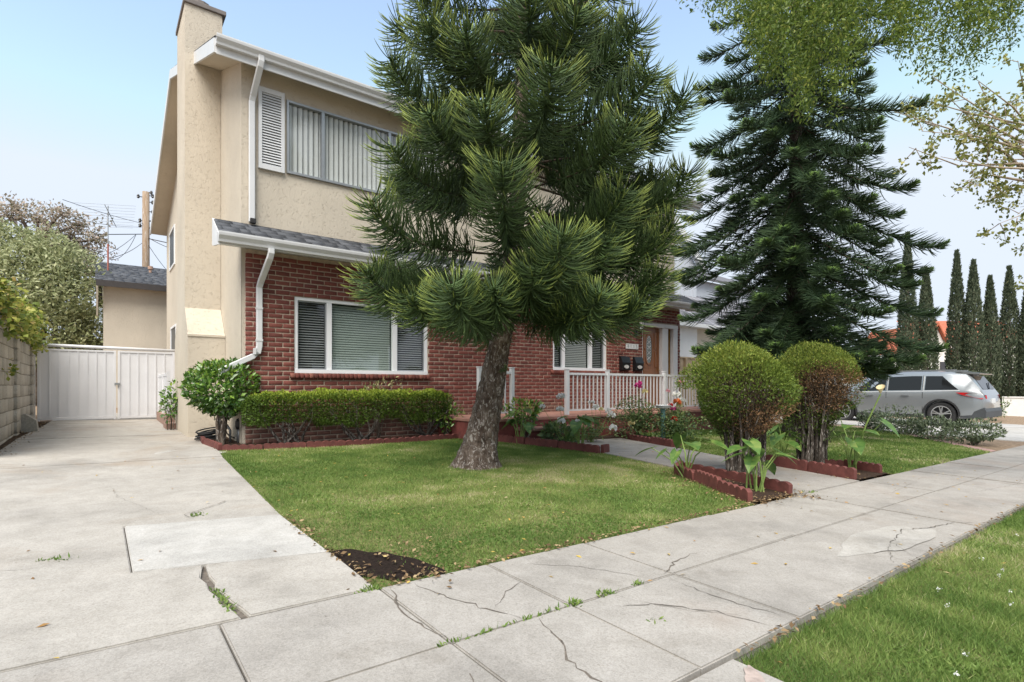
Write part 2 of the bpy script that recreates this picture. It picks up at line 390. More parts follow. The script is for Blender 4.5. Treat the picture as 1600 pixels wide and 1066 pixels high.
def slabs(name, polys, mat, thick=.09, jit=.004, bev=.007, seed=1):
    r = random.Random(seed); mb = MB()
    for poly in polys:
        bm = bmesh.new(); dz = r.uniform(-jit, jit); tx, ty = r.uniform(-.003, .003), r.uniform(-.003, .003)
        cx = sum(p[0] for p in poly)/len(poly); cy = sum(p[1] for p in poly)/len(poly)
        top = [bm.verts.new((x, y, zg(x, y)+dz+tx*(x-cx)+ty*(y-cy))) for x, y in poly]
        f = bm.faces.new(top); f.normal_update()
        if f.normal.z < 0: f.normal_flip()
        ed = list(f.edges); e = bmesh.ops.extrude_face_region(bm, geom=[f])
        for v in [g for g in e['geom'] if isinstance(g, bmesh.types.BMVert)]: v.co.z += 0
        for v in top: v.co.z -= thick
        topf = [g for g in e['geom'] if isinstance(g, bmesh.types.BMFace)][0]
        bmesh.ops.bevel(bm, geom=list(topf.edges), offset=bev, segments=2, affect='EDGES')
        bmesh.ops.recalc_face_normals(bm, faces=bm.faces); mb.bm(bm); bm.free()
    o = mb.build(name, mat); o['kind'] = 'structure'; return o
def rect(x0, x1, y0, y1, g=.005): return [(x0+g, y0+g), (x1-g, y0+g), (x1-g, y1-g), (x0+g, y1-g)]
# sidewalk: two rows of panels with a middle joint
jx = [-6.3, -5.5, -4.7, -3.9, -3.1, -2.2, -1.25, -.4, .40, 1.10, 1.74, 2.5, 3.9, 5.42, 6.95, 8.5, 10.05, 11.6, 13.15, 14.7, 16.25, 17.8, 19.4, 21.9]
wp = []
for a, b in zip(jx[:-1], jx[1:]):
    wp.append(rect(a, b, 1.83, 2.52, .004)); wp.append(rect(a, b, 1.15, 1.83, .004))
sidewalk = slabs('sidewalk', wp, M['walk'], .1, .003, .006, 3)
sheet('joint_soil', [(-6.3, 1.15), (21.9, 1.15), (21.9, 2.54), (-6.3, 2.54)], -.03, M['crack'])
# driveway
dr = [rect(-1.05, 1.10, 2.53, 3.15, .005)]
dr = [[(-1.05, 2.535), (.485, 2.535), (.47, 2.66), (.44, 2.75), (.445, 2.84), (.425, 2.95), (.43, 3.06), (.415, 3.15), (.435, 3.26), (.455, 3.36), (.14, 3.42), (.14, 4.50), (-1.05, 4.50)],
      [(.52, 2.535), (1.09, 2.535), (1.095, 3.20), (.465, 3.355), (.46, 3.27), (.455, 3.15), (.465, 3.04), (.45, 2.96), (.475, 2.85), (.48, 2.76), (.505, 2.64)],
      [(.146, 3.428), (.46, 3.363), (1.09, 3.212), (1.09, 4.29), (.146, 4.505)],
      [(-1.05, 4.515), (.15, 4.515), (1.10, 4.31), (1.28, 7.83), (-1.05, 7.83)],
      [(-1.05, 7.845), (1.285, 7.845), (1.34, 8.6), (1.33, 11.2), (-1.0, 11.2)],
      [(-1.0, 11.21), (1.33, 11.21), (1.33, 14.4), (-.82, 14.4)], [(-.82, 14.41), (1.33, 14.41), (1.33, 18.2), (-.7, 18.2)]]
drive = slabs('driveway', [dr[0], dr[1], dr[3], dr[4], dr[5], dr[6]], M['concrete'], .1, .003, .006, 5)
slabs('driveway_patch', [dr[2]], M['patch'], .09, .002, .005, 6)
sheet('driveway_bed', [(-1.05, 2.535), (1.09, 2.535), (1.33, 8.6), (1.33, 18.2), (-.72, 18.2)], -.016, M['crack'])
# apron from the sidewalk to the street, and the path to the porch
slabs('apron', [rect(-1.6, -.3, -.4, 1.14), rect(-.3, 1.92, -.4, 1.14), rect(-1.6, 2.0, -3.0, -.41)], M['walk'], .1, .003, .008, 8)
slabs('path', [[(5.43, 2.535), (6.94, 2.535), (7.28, 3.83), (5.86, 4.23)], [(5.865, 4.24), (7.285, 3.84), (7.78, 5.5), (6.12, 5.76)],
               [(6.125, 5.77), (7.785, 5.51), (8.25, 7.25), (6.35, 7.25)]], M['path'], .1, .003, .006, 9)
slabs('neighbour_driveway', [rect(16.4, 18.9, 2.53, 6.0), rect(18.91, 24.5, 2.53, 6.0), rect(18.4, 24.5, 6.01, 11), rect(18.4, 24.5, 11.01, 17)], M['patch'], .1, .003, .008, 10)

def ribbon(pts, wd, r, mb, off=.0035):
    """irregular thin crack along ground points"""
    P = []
    for (x0, y0), (x1, y1) in zip(pts[:-1], pts[1:]):
        n = max(2, int(math.hypot(x1-x0, y1-y0)/.035))
        for k in range(n):
            t = k/n; P.append((x0+(x1-x0)*t+r.gauss(0, .007), y0+(y1-y0)*t+r.gauss(0, .007)))
    P.append(pts[-1]); L = []; Rr = []; n = len(P)
    for i in range(n):
        dx = P[min(i+1, n-1)][0]-P[max(i-1, 0)][0]; dy = P[min(i+1, n-1)][1]-P[max(i-1, 0)][1]; q = math.hypot(dx, dy)+1e-6
        ww = wd*.52*(.35+r.random()*1.1)*min(1, 4*(i+.3)/n, 4*(n-i-.7)/n+.1)/2; nx, ny = -dy/q, dx/q
        for s, A in ((1, L), (-1, Rr)):
            x, y = P[i][0]+s*nx*ww, P[i][1]+s*ny*ww; A.append((x, y, zg(x, y)+off))
    for i in range(n-1): mb.quad(L[i], Rr[i], Rr[i+1], L[i+1])
rc = random.Random(4); ck = MB()
for pts, wd in [([(1.15, 2.50), (1.06, 2.2), (1.10, 1.86)], .016), ([(1.1, 1.84), (1.0, 1.5), (.93, 1.15)], .014), ([(1.27, 2.48), (1.32, 2.2), (1.42, 1.98), (1.46, 1.84)], .01),
                ([(1.52, 1.82), (1.46, 1.6), (1.38, 1.48), (1.36, 1.2)], .018), ([(1.42, 2.0), (1.62, 2.15), (1.75, 2.2)], .007), ([(1.9, 2.42), (2.15, 2.2), (2.33, 1.86)], .006),
                ([(2.42, 1.84), (2.7, 1.95), (2.95, 1.98)], .015), ([(2.42, 1.8), (2.4, 1.5), (2.44, 1.18)], .008), ([(1.9, 1.72), (2.1, 1.6), (2.24, 1.4), (2.3, 1.2)], .012), ([(2.0, 1.8), (2.1, 1.55), (2.3, 1.3)], .005),
                ([(4.0, 1.16), (4.3, 1.38), (4.75, 1.45), (5.0, 1.36), (5.4, 1.3), (5.55, 1.17)], .015), ([(3.75, 1.2), (4.05, 1.32), (4.3, 1.38)], .008), ([(5.3, 2.3), (6.4, 2.05), (7.8, 2.2)], .005), ([(7, 1.6), (8.4, 1.45), (10, 1.62)], .005)]:
    ribbon(pts, wd, rc, ck)
o = ck.build('crack', M['crack'], sidewalk)
ck = MB()
for pts, wd in [([(1.1, 4.9), (.85, 5.0), (.62, 4.75), (.52, 4.56)], .012), ([(.62, 4.75), (.5, 4.65), (.55, 4.5)], .012),
                ([(.1, 6.2), (.14, 5.6), (.25, 5.2), (.4, 4.6)], .004), ([(1.25, 9.1), (.9, 8.9), (.62, 8.4), (.5, 7.86)], .012), ([(.45, 7.9), (.9, 8.25), (1.25, 8.3)], .01), ([(-.9, 3.9), (-.2, 3.75)], .004), ([(1.3, 5.1), (1.0, 4.95)], .004)]:
    ribbon(pts, wd, rc, ck)
ck.build('crack', M['crack'], drive)
# thin grey mortar repair smear on the driveway and a worn pink paint stroke on the apron
def blob(name, cx, cy, rx, ry, off, mat, seed, kind='structure', n=40, ang=0, parent=None):
    r = random.Random(seed); ph = [r.uniform(0, 6.3) for _ in range(6)]; pts = []
    for k in range(n):
        a = 2*pi*k/n; q = 1+.13*sin(2*a+ph[0])+.10*sin(3*a+ph[1])+.07*sin(5*a+ph[2])+.05*sin(9*a+ph[3])
        dx, dy = rx*q*cos(a), ry*q*sin(a); pts.append((cx+dx*cos(ang)-dy*sin(ang), cy+dx*sin(ang)+dy*cos(ang)))
    m = MB(); c = (cx, cy, zg(cx, cy)+off)
    for k in range(n): 
        a, b = pts[k], pts[(k+1) % n]; m.quad(c, (a[0], a[1], zg(*a)+off), (b[0], b[1], zg(*b)+off))
    o = m.build(name, mat, parent)
    if kind: o['kind'] = kind
    return o, pts
blob('mortar_smear', .95, 8.35, .36, .45, .0035, M['patch'], 3, None, ang=.2, parent=drive)
blob('repair_patch', 4.35, 1.42, .65, .16, .0035, M['walkpatch'], 5, None, parent=sidewalk)

bpo, _ = blob('paint_stroke', 1.78, .95, .035, .17, .0035, plain('faded pink paint', (.355, .285, .25), .9, .3, 25, .2), 21, None, ang=-.75, parent=sidewalk)
bpo.location.z += .0

# lawn outlines
LAWN_A = [(1.10, 2.53), (1.098, 4.3), (1.283, 7.83), (1.345, 8.45), (1.9, 8.40), (3.09, 8.33), (4.4, 8.42), (5.25, 8.5), (5.6, 7.9), (5.75, 7.4), (5.95, 6.5), (6.08, 5.70), (5.84, 4.25), (5.44, 3.97), (4.64, 2.53)]
LAWN_B = [(7.95, 2.53), (12.58, 2.53), (14.7, 4.05), (16.9, 5.6), (17.4, 7.0), (16.5, 8.2), (9.6, 8.2), (8.5, 6.0), (8.0, 5.75), (7.80, 5.4), (7.32, 3.85), (8.0, 3.1)]
LAWN_C = [(2.05, -3.0), (21.9, -3.0), (21.9, 1.14), (1.98, 1.14), (1.93, 1.12), (2.02, .6)]
LAWN_D = [(-15, -3.0), (-1.62, -3.0), (-1.62, 1.14), (-15, 1.14)]
sheet('lawn', LAWN_A, -.012, M['turf']); sheet('lawn', LAWN_B, -.012, M['turf']); sheet('parkway', LAWN_C, -.05, M['turf']); sheet('parkway', LAWN_D, -.05, M['turf'])
BED = [(1.36, 8.44), (1.3, 10.6), (1.78, 10.6), (1.78, 9.3), (13.2, 9.3), (13.2, 8.2), (8.6, 8.2), (8.6, 7.2), (6.3, 7.2), (6.1, 5.75), (5.95, 6.5), (5.6, 7.9), (5.25, 8.5), (4.4, 8.42), (3.09, 8.35)]
sheet('planting_bed', BED, -.004, M['mulch'])
sheet('planting_bed', [(5.46, 3.97), (4.66, 2.56), (5.40, 2.56), (5.80, 4.2)], .006, M['mulch'])
sheet('planting_bed', [(6.98, 2.56), (7.9, 2.56), (8.0, 3.1), (7.34, 3.87)], .006, M['mulch'])
sheet('planting_bed', [(8.3, 7.2), (7.82, 5.6), (8.2, 5.85), (8.6, 6.4), (9.6, 8.2), (8.6, 8.2)], .004, M['mulch'])
_, PATCH = blob('soil_patch', 1.26, 2.86, .18, .36, -.004, M['patch_soil'], 11, ang=.25)
sheet('side_strip', [(-1.35, 5.0), (-1.055, 5.0), (-1.055, 7.8), (-1.005, 11.2), (-.83, 14.4), (-.71, 18), (-1.35, 18)], -.02, M['soil'])
# brick border strip between the lawn and the neighbour's bed
sheet('brick_border', [(12.6, 2.545), (13.1, 2.545), (17.3, 5.6), (17.9, 7.3), (17.5, 7.3), (16.95, 5.7)], -.004, plain('pink brick border', (.36, .22, .19), .9, .3, 7, .4, 40))
sheet('neighbour_bed', [(13.15, 2.545), (16.3, 2.545), (18.3, 5.8), (18.3, 8.5), (17.95, 7.3), (17.35, 5.55)], -.02, M['dirt'])

def inside(poly, x, y):
    c = np.zeros(len(x), bool); n = len(poly)
    for i in range(n):
        x0, y0 = poly[i]; x1, y1 = poly[(i+1) % n]
        if y0 == y1: continue
        m = ((y0 > y) != (y1 > y)) & (x < (x1-x0)*(y-y0)/(y1-y0)+x0); c ^= m
    return c
def vnoise(x, y, s, seed):
    """smooth value noise for patchiness"""
    r = np.random.default_rng(seed); G = r.random((64, 64)); u, v = x*s+20, y*s+20
    i, j = np.floor(u).astype(int), np.floor(v).astype(int); a, b = u-i, v-j; a = a*a*(3-2*a); b = b*b*(3-2*b)
    g = lambda p, q: G[p % 64, q % 64]
    return (g(i, j)*(1-a)+g(i+1, j)*a)*(1-b)+(g(i, j+1)*(1-a)+g(i+1, j+1)*a)*b
def grass(name, poly, n, L, W, off, seed, box, hole=None, near=None, tb_=.40):
    r = np.random.default_rng(seed); x0, x1, y0, y1 = box
    x = r.uniform(x0, x1, n); y = r.uniform(y0, y1, n); k = inside(poly, x, y)
    if hole is not None: k &= ~inside(hole, x, y) | (r.random(n) < .03)
    d = vnoise(x, y, 2.2, seed)*.6+vnoise(x, y, 7, seed+1)*.4
    k &= r.random(n) < .45+1.1*d
    if near is not None:      # fewer blades where they are too far to be told apart
        dist = np.hypot(x, y); k &= r.random(n) < np.clip(near/dist, 0, 1)
    x, y, d = x[k], y[k], d[k]; m = len(x); dist = np.hypot(x, y)
    big = np.clip(dist/6, .8, 2.2)
    P = np.stack([x, y, zg(x, y)+off], 1)
    D = unit(np.stack([r.normal(0, .55, m), r.normal(0, .55, m), r.uniform(.35, 1, m)], 1))
    Nn = rand_dirs(m, r); ll = L*(.5+r.random(m))*(.75+.5*d); ww = W*(.6+.8*r.random(m))*big
    dry = vnoise(x, y, 1.1, seed+5)*.55+vnoise(x, y, 4.3, seed+6)*.45
    tint = np.clip(tb_+(dry-.5)*1.45+r.normal(0, .22, m), 0, 1)
    broad = (vnoise(x, y, 2.7, seed+9) > .70) & (r.random(m) < .5)         # clover and broad-leaved weeds
    ww = np.where(broad, ww*3.2, ww); ll = np.where(broad, ll*.75, ll); D[broad, 2] *= .5; tint = np.where(broad, tint*.5+.05, tint)
    o = leaf_mesh(name, P, D, Nn, ll, ww, M['grass'], None, tint, .15, r, .3); o['kind'] = 'stuff'; return o
GA = grass('grass', LAWN_A, 420000, .028, .0040, -.014, 21, (1.1, 6.1, 2.5, 8.5), PATCH)
tag(GA, 'short mown green lawn grass with dry patches around the leaning pine', 'grass')
GB = grass('grass', LAWN_B, 230000, .038, .006, -.014, 31, (7.3, 17.5, 2.5, 8.3))
tag(GB, 'lawn grass beyond the garden path under the dark tall pine', 'grass')
GC = grass('grass', LAWN_C, 460000, .042, .0032, -.05, 41, (1.9, 9.5, -1.2, 1.14), None, 3.2, .44)
tag(GC, 'brighter parkway grass with clover along the street side of the sidewalk', 'grass')
GD = grass('grass', LAWN_C, 60000, .045, .006, -.05, 43, (9.5, 21.9, -2.5, 1.14)); tag(GD, 'brighter parkway grass with clover along the street side of the sidewalk', 'grass')
GC['group'] = GD['group'] = 'parkway grass'

# ------------------------------------------------------------------ the house
house = thing('house', 'two storey beige stucco house with red painted brick ground floor and outside chimney', 'house', (1.78, 9.28, .1))
HO = np.array((1.78, 9.28, .1))
def hb(mb, name, mat, parent=None, smooth=False):
    """build a mesh given in street metres as a child of the house (or of one of its parts)"""
    mb.v = [tuple(np.array(p)-HO) for p in mb.v]
    return mb.build(name, mat, parent or house, smooth)
def hnp(name, V, F, mat, attrs=None, parent=None):
    return link(name, np_mesh(name, np.asarray(V)-HO, F, attrs), mat, parent or house)
def wall_holes(mb, x0, x1, z0, z1, y, holes, depth=.14):
    xs = sorted({x0, x1, *[h[0] for h in holes], *[h[1] for h in holes]}); zs = sorted({z0, z1, *[h[2] for h in holes], *[h[3] for h in holes]})
    for a, b in zip(xs[:-1], xs[1:]):
        for c, d in zip(zs[:-1], zs[1:]):
            if any(h[0] <= a and b <= h[1] and h[2] <= c and d <= h[3] for h in holes): continue
            mb.quad((a, y, c), (b, y, c), (b, y, d), (a, y, d))
    for a, b, c, d in holes:
        mb.quad((a, y, c), (a, y, d), (a, y+depth, d), (a, y+depth, c)); mb.quad((b, y, d), (b, y, c), (b, y+depth, c), (b, y+depth, d))
        mb.quad((a, y, d), (b, y, d), (b, y+depth, d), (a, y+depth, d)); mb.quad((b, y, c), (a, y, c), (a, y+depth, c), (b, y+depth, c))
def boxes_np(B, jit, r, cham=.004):
    """list of (x0,x1,yfront,yback,z0,z1) -> brick like blocks with a chamfered, slightly uneven front"""
    B = np.array(B); n = len(B); x0, x1, yf, yb, z0, z1 = B.T
    V = np.empty((n, 12, 3)); cx = [x0, x1, x1, x0]; cz = [z0, z0, z1, z1]; sx = [1, -1, -1, 1]; sz = [1, 1, -1, -1]
    dy = np.clip(r.normal(0, jit, n), -.0035, .0025)
    for k in range(4):
        jx, jz = r.normal(0, jit, n), r.normal(0, jit, n)
        V[:, k] = np.stack([cx[k]+jx, yb, cz[k]+jz], 1); V[:, 4+k] = np.stack([cx[k]+jx, yf+cham+dy, cz[k]+jz], 1)
        V[:, 8+k] = np.stack([cx[k]+jx+sx[k]*cham, yf+dy+np.clip(r.normal(0, jit*.6, n), -.002, .0015), cz[k]+jz+sz[k]*cham], 1)
    q = [(8, 9, 10, 11)]
    for a in (0, 4):
        for k in range(4): q.append((a+k, a+(k+1) % 4, a+4+(k+1) % 4, a+4+k))
    F = (np.arange(n)*12)[:, None, None]+np.array(q)[None]; return V.reshape(-1, 3), F.reshape(-1, 4), n
W1 = (2.57, 5.03, 1.21, 2.47); W2 = (8.22, 9.98, 1.36, 2.58); DR = (11.34, 12.80, .42, 2.66); WU = (2.45, 4.86, 4.46, 5.66)
r_b = np.random.default_rng(12); bl = []; ch = .0767
for i in range(-1, 40):
    z0 = .02+i*ch; z1 = z0+.061; zc = (z0+z1)/2
    if z0 > 3.12: break
    iv = [(1.84, 12.95)]
    for a, b, c, d in (W1, W2, DR):
        if c-.015 < zc < d+.015:
            iv = [s for p, q in iv for s in ((p, min(q, a-.005)), (max(p, b+.005), q)) if s[1]-s[0] > .02]
    off = (i % 2)*.111
    for p, q in iv:
        x = 1.84-.222+off
        while x < q:
            a, b = max(x, p), min(x+.207, q)
            if b-a > .03: bl.append((a, b, 9.245, 9.30, z0, min(z1, 3.14)))
            x += .222
V, F, nb = boxes_np(bl, .0022, r_b)
bw = hnp('brick_wall', V, F, M['brick'], {'tint': np.repeat(np.clip(r_b.beta(2.5, 2.5, nb), 0, 1), 12)})
mb = MB(); wall_holes(mb, 1.845, 12.945, -.2, 3.14, 9.254, [W1, W2, DR], .16); hb(mb, 'mortar', M['mortar'], bw)
# rowlock sills under the two ground floor windows
for a, b, z in ((2.50, 5.10, 1.13), (8.15, 10.05, 1.28)):
    n = int((b-a)/.075); V, F, nn = boxes_np([(a+k*.075, a+k*.075+.066, 9.19, 9.27, z, z+.075) for k in range(n)], .002, r_b, .006)
    hnp('brick_sill', V, F, M['brick'], {'tint': np.repeat(r_b.random(nn), 12)}, bw)
# stucco shell: front upper wall, both gable walls, back wall
mb = MB(); wall_holes(mb, 1.78, 12.75, 3.10, 6.06, 9.28, [WU], .12)
RZ, RY, EZ, EY, PITCH = 8.38, 15.0, 6.03, 9.28, .384
for x in (1.78, 12.75):
    p = [(x, 9.28, -.1), (x, 20.72, -.1), (x, 20.72, 6.03), (x, 15.0, 8.22), (x, 9.28, 6.03)]
    mb.quad(*(p if x > 5 else p[::-1]))
mb.quad((12.75, 20.72, -.1), (1.78, 20.72, -.1), (1.78, 20.72, 6.03), (12.75, 20.72, 6.03))
mb.box(1.785, 1.85, 9.285, 9.6, -.1, 3.12)
hb(mb, 'wall', M['stucco'])
mb = MB(); mb.box(2.0, 12.6, 9.75, 9.8, 0, 6); hb(mb, 'dark_backing', M['dark'])  # dark sheet behind the windows, standing in for the unlit rooms

def shingles(x0, x1, y0, z0, y1, z1, rows_, seed, tab=(.14, .34), th=.008, skirt=0):
    r = np.random.default_rng(seed); V = []; T = []
    for k in range(rows_):
        a, b = k/rows_, (k+1)/rows_+.25/rows_; x = x0-r.random()*.2
        ya, za, yb, zb = y0+(y1-y0)*a, z0+(z1-z0)*a, y0+(y1-y0)*min(b, 1), z0+(z1-z0)*min(b, 1)
        while x < x1:
            xe = x+r.uniform(*tab); p, q = max(x, x0), min(xe-.004, x1)
            if q-p > .01:
                h = th*(1+.6*r.random()); d = r.normal(0, .004)
                V += [(p, ya+d, za+h), (q, ya+d, za+h), (q, yb, zb+.002), (p, yb, zb+.002), (p, ya+d, za-.004), (q, ya+d, za-.004), (q, yb, zb-.008), (p, yb, zb-.008)]; T += [r.random()]*8
            x = xe
    n = len(V)//8; F = (np.arange(n)*8)[:, None, None]+np.array([(0,1,2,3),(4,5,1,0),(5,6,2,1),(6,7,3,2),(7,4,0,3)])[None]
    return np.array(V), F.reshape(-1, 4), T
def gutter_profile(y, z, h=.13, d=.12):
    """K-style gutter: back at y, front at y-d, top at z"""
    return [(y, z-h), (y-d*.55, z-h), (y-d*.62, z-h*.75), (y-d*.95, z-h*.38), (y-d, z-h*.15), (y-d, z), (y-d*.88, z), (y-d*.86, z-h*.25), (y-d*.5, z-h*.7), (y-.012, z-h*.7), (y-.012, z), (y, z)]
# upper roof: two slopes, rake boards, soffit, fascia, gutter
YE, XL, XR = 8.96, 1.38, 13.45
mb = MB()
zt = lambda y: 6.03+(min(y, 30-y)-9.28)*PITCH
for s in (0, 1):
    yy = (YE, 15.0) if s == 0 else (21.04, 15.0)
    a, b = zt(YE), zt(15.0)
    q = [(XL, yy[0], a), (XR, yy[0], a), (XR, yy[1], b), (XL, yy[1], b)]
    mb.quad(*[(x, y, z) for x, y, z in q]); mb.quad(*[(x, y, z+.17) for x, y, z in q])
    mb.quad(q[0], q[1], (q[1][0], q[1][1], q[1][2]+.17), (q[0][0], q[0][1], q[0][2]+.17))
ro = hb(mb, 'roof', M['stucco'])
V, F, T = shingles(XL-.02, XR+.02, YE-.05, zt(YE)+.185, 15.0, zt(15)+.185, 44, 5); hnp('shingles', V, F, M['shingle'], {'tint': T}, ro)
V, F, T = shingles(XL-.02, XR+.02, 21.1, zt(YE)+.185, 15.0, zt(15)+.185, 44, 6); hnp('shingles', V, F, M['shingle'], {'tint': T}, ro)
mb = MB()
for x in (XL-.03, XR):
    for y0, y1 in ((YE-.02, 15), (15, 21.06)):
        z0, z1 = zt(y0), zt(y1)
        mb = MB(); mb.prism([(y0, z0-.03), (y1, z1-.03), (y1, z1+.18), (y0, z0+.18)], x, x+.03, 'x'); hb(mb, 'rake_board', M['trim'], ro)
mb = MB(); mb.box(XL, XR, YE-.025, YE-.001, zt(YE)-.05, zt(YE)+.165); hb(mb, 'fascia', M['trim'], ro)
mb = MB(); mb.prism(gutter_profile(YE-.027, zt(YE)+.19), XL-.01, XR, 'x'); hb(mb, 'gutter', M['trim'], ro)
# lower skirt roof over the brick front
lz0, lz1, LY = 3.20, 3.53, 8.78
mb = MB()
mb.prism([(LY, lz0-.15), (LY, lz0-.01), (9.275, lz1-.015), (9.275, 3.145), (9.2, 3.145)], 1.41, 13.2, 'x'); lr = hb(mb, 'skirt_roof', M['trim'])
V, F, T = shingles(1.39, 13.25, LY-.05, lz0+.005, 9.27, lz1, 4, 8); hnp('shingles', V, F, M['shingle'], {'tint': T}, lr)
mb = MB(); mb.prism([(LY-.02, lz0-.17), (LY-.02, lz0), (9.26, lz1+.0), (9.26, 3.12), (9.2, 3.1)], 1.375, 1.408, 'x'); hb(mb, 'end_board', M['trim'], lr); mb = MB(); mb.prism([(LY-.02, lz0-.17), (LY-.02, lz0), (9.26, lz1+.0), (9.26, 3.12), (9.2, 3.1)], 13.202, 13.235, 'x'); hb(mb, 'end_board', M['trim'], lr)
mb = MB(); mb.prism(gutter_profile(LY-.003, lz0+.01,   .14, .12), 1.375, 13.235, 'x'); hb(mb, 'gutter', M['trim'], lr)
# downspouts
def spout(pts, name='downspout'):
    mb = MB(); pts = [np.array(p) for p in pts]; m = len(pts); vs = []
    T = []
    for i in range(m):
        d = pts[min(i+1, m-1)]-pts[max(i-1, 0)]; T.append(d/np.linalg.norm(d))
    for i in range(m):
        X = np.array((1., 0, 0)) if abs(T[i][0]) < .6 else np.array((0, 0, 1.)); X = X-T[i]*np.dot(X, T[i]); X /= np.linalg.norm(X); Y = np.cross(T[i], X)
        for a, b in ((-1, -.8), (-.8, -1), (.8, -1), (1, -.8), (1, .8), (.8, 1), (-.8, 1), (-1, .8)): vs.append(pts[i]+X*a*.043+Y*b*.032)
    mb._add(vs, [(i*8+k, i*8+(k+1) % 8, (i+1)*8+(k+1) % 8, (i+1)*8+k) for i in range(m-1) for k in range(8)]+[tuple(range(7, -1, -1)), tuple(range((m-1)*8, m*8))])
    return mb
mb = spout([(1.98, 8.88, 6.03), (1.98, 8.88, 5.93), (1.97, 8.90, 5.86), (1.93, 9.19, 5.52), (1.92, 9.225, 5.44), (1.92, 9.225, 3.56)])
ds = hb(mb, 'downspout', M['trim']); mb = MB(); mb.box(1.885, 1.965, 9.14, 9.225, 3.53, 3.60); hb(mb, 'spout_elbow', M['rubber'], ds)
mb = spout([(2.08, 8.70, 3.06), (2.08, 8.70, 3.0), (2.07, 8.74, 2.93), (2.03, 9.14, 2.62), (2.02, 9.19, 2.54), (2.02, 9.19, 1.62), (2.00, 9.19, 1.52), (1.93, 9.19, 1.46), (1.56, 9.17, 1.27), (1.45, 9.17, 1.20)])
for z in (2.2, 1.7): mb.box(1.973, 2.067, 9.152, 9.23, z, z+.03)
mb.box(1.94, 1.97, 9.15, 9.24, 1.49, 1.59); hb(mb, 'downspout', M['trim'])
# chimney against the left gable wall
mb = MB()
cb, cf = 12.15, 11.02
prof = [(10.60, -.1), (10.60, 1.86), (cf, 2.37), (cf, 7.70), (cb, 7.70), (cb, 2.37), (cb+.4, 1.86), (cb+.4, -.1)]
mb.prism(prof, 1.215, 1.775, 'x'); mb.prism([(10.585, 1.84), (10.585, 1.875), (10.63, 1.90), (10.63, 1.84)], 1.205, 1.774, 'x')
chm = hb(mb, 'chimney', M['stucco'])
mb = MB(); mb.box(1.19, 1.86, 10.98, 12.19, 7.702, 7.78, .01); mb.lathe([(.2, 0), (.2, .25), (.17, .26), (.17, .02)], (1.5, 11.5, 7.77), 14); hb(mb, 'chimney_cap', plain('grey chimney cap', (.17, .15, .14), .8), chm)
mb = MB(); mb.box(1.775, 1.80, 11.02, 12.15, 6.3, 7.69); hb(mb, 'chimney_back', M['stucco'], chm)

def blinds_h(x0, x1, z0, z1, y, pitch, mat, name, parent, tilt=.7):
    mb = MB(); z = z0; w_ = pitch*(.98 if tilt > .8 else .78)
    while z < z1:
        mb.quad((x0, y-w_*cos(tilt)*.5, z-w_*sin(tilt)*.5), (x1, y-w_*cos(tilt)*.5, z-w_*sin(tilt)*.5), (x1, y+w_*cos(tilt)*.5, z+w_*sin(tilt)*.5), (x0, y+w_*cos(tilt)*.5, z+w_*sin(tilt)*.5)); z += pitch
    return hb(mb, name, mat, parent)
def window(R, mull, y, fr, gl, name='window', fmat=None, thick=.055):
    a, b, c, d = R; fm = fmat or M['vinyl']; mb = MB()
    mb.box(a+.003, b-.003, y-.03, y+.06, d-thick, d-.003); mb.box(a+.003, b-.003, y-.045, y+.06, c+.003, c+thick*1.15)
    mb.box(a+.003, a+thick, y-.03, y+.06, c+thick*1.15+.001, d-thick-.001); mb.box(b-thick, b-.003, y-.03, y+.06, c+thick*1.15+.001, d-thick-.001)
    for m_ in mull: mb.box(m_-thick*.75, m_+thick*.75, y-.026, y+.055, c+thick*1.15+.001, d-thick-.001)
    fo = hb(mb, name, fm); es = [a+thick]+[e for m_ in mull for e in (m_-thick*.75, m_+thick*.75)]+[b-thick]
    for k in range(0, len(es), 2):
        mb = MB(); x0, x1 = es[k], es[k+1]; z0, z1 = c+thick*1.15, d-thick; s = .022
        if fr[k//2]:      # narrow sash frame
            q = MB(); q.box(x0+.001, x1-.001, y+.0, y+.03, z0+.001, z0+s); q.box(x0+.001, x1-.001, y, y+.03, z1-s, z1-.001); q.box(x0+.001, x0+s, y, y+.03, z0+s+.001, z1-s-.001); q.box(x1-s, x1-.001, y, y+.03, z0+s+.001, z1-s-.001); hb(q, 'sash', M['alu'], fo)
        mb.quad((x0, y+.02, z0), (x1, y+.02, z0), (x1, y+.02, z1), (x0, y+.02, z1)); hb(mb, 'pane', gl[k//2], fo)
    return fo, es
f1, es = window(W1, [3.15, 4.36], 9.30, (1, 0, 1), (M['glass'], M['glassg'], M['glass']))
for k, mt in ((0, M['blind2']), (2, M['blind']), (4, M['blind2'])): blinds_h(es[k]+.01, es[k+1]-.01, 1.29, 2.42, 9.39, .042, mt, 'blind', f1, .7 if k != 2 else 1.1)
f2, es = window(W2, [8.57, 9.46], 9.30, (1, 0, 1), (M['glass'],)*3)
for k, mt in ((0, M['blind2']), (2, M['blind']), (4, M['blind2'])): blinds_h(es[k]+.01, es[k+1]-.01, 1.44, 2.53, 9.39, .042, mt, 'blind', f2, .7 if k != 2 else 1.0)
f3, es = window(WU, [3.04, 4.25], 9.283, (0, 0, 0), (M['glass'],)*3, fmat=M['alu'], thick=.035)
mb = MB(); x = 2.47; rv = random.Random(3)
while x < 4.82:      # vertical blind vanes, each turned a little
    t = .62+rv.uniform(-.07, .07); A_ = [(x+.088*q*cos(t)-.012*sin(pi*q)*sin(t), 9.372-.088*q*sin(t)-.010*sin(pi*q)*cos(t)) for q in (0, .25, .5, .75, 1)]
    for p, q in zip(A_[:-1], A_[1:]): mb.quad((*p, 4.5), (*q, 4.5), (*q, 5.62), (*p, 5.62))
    x += .086
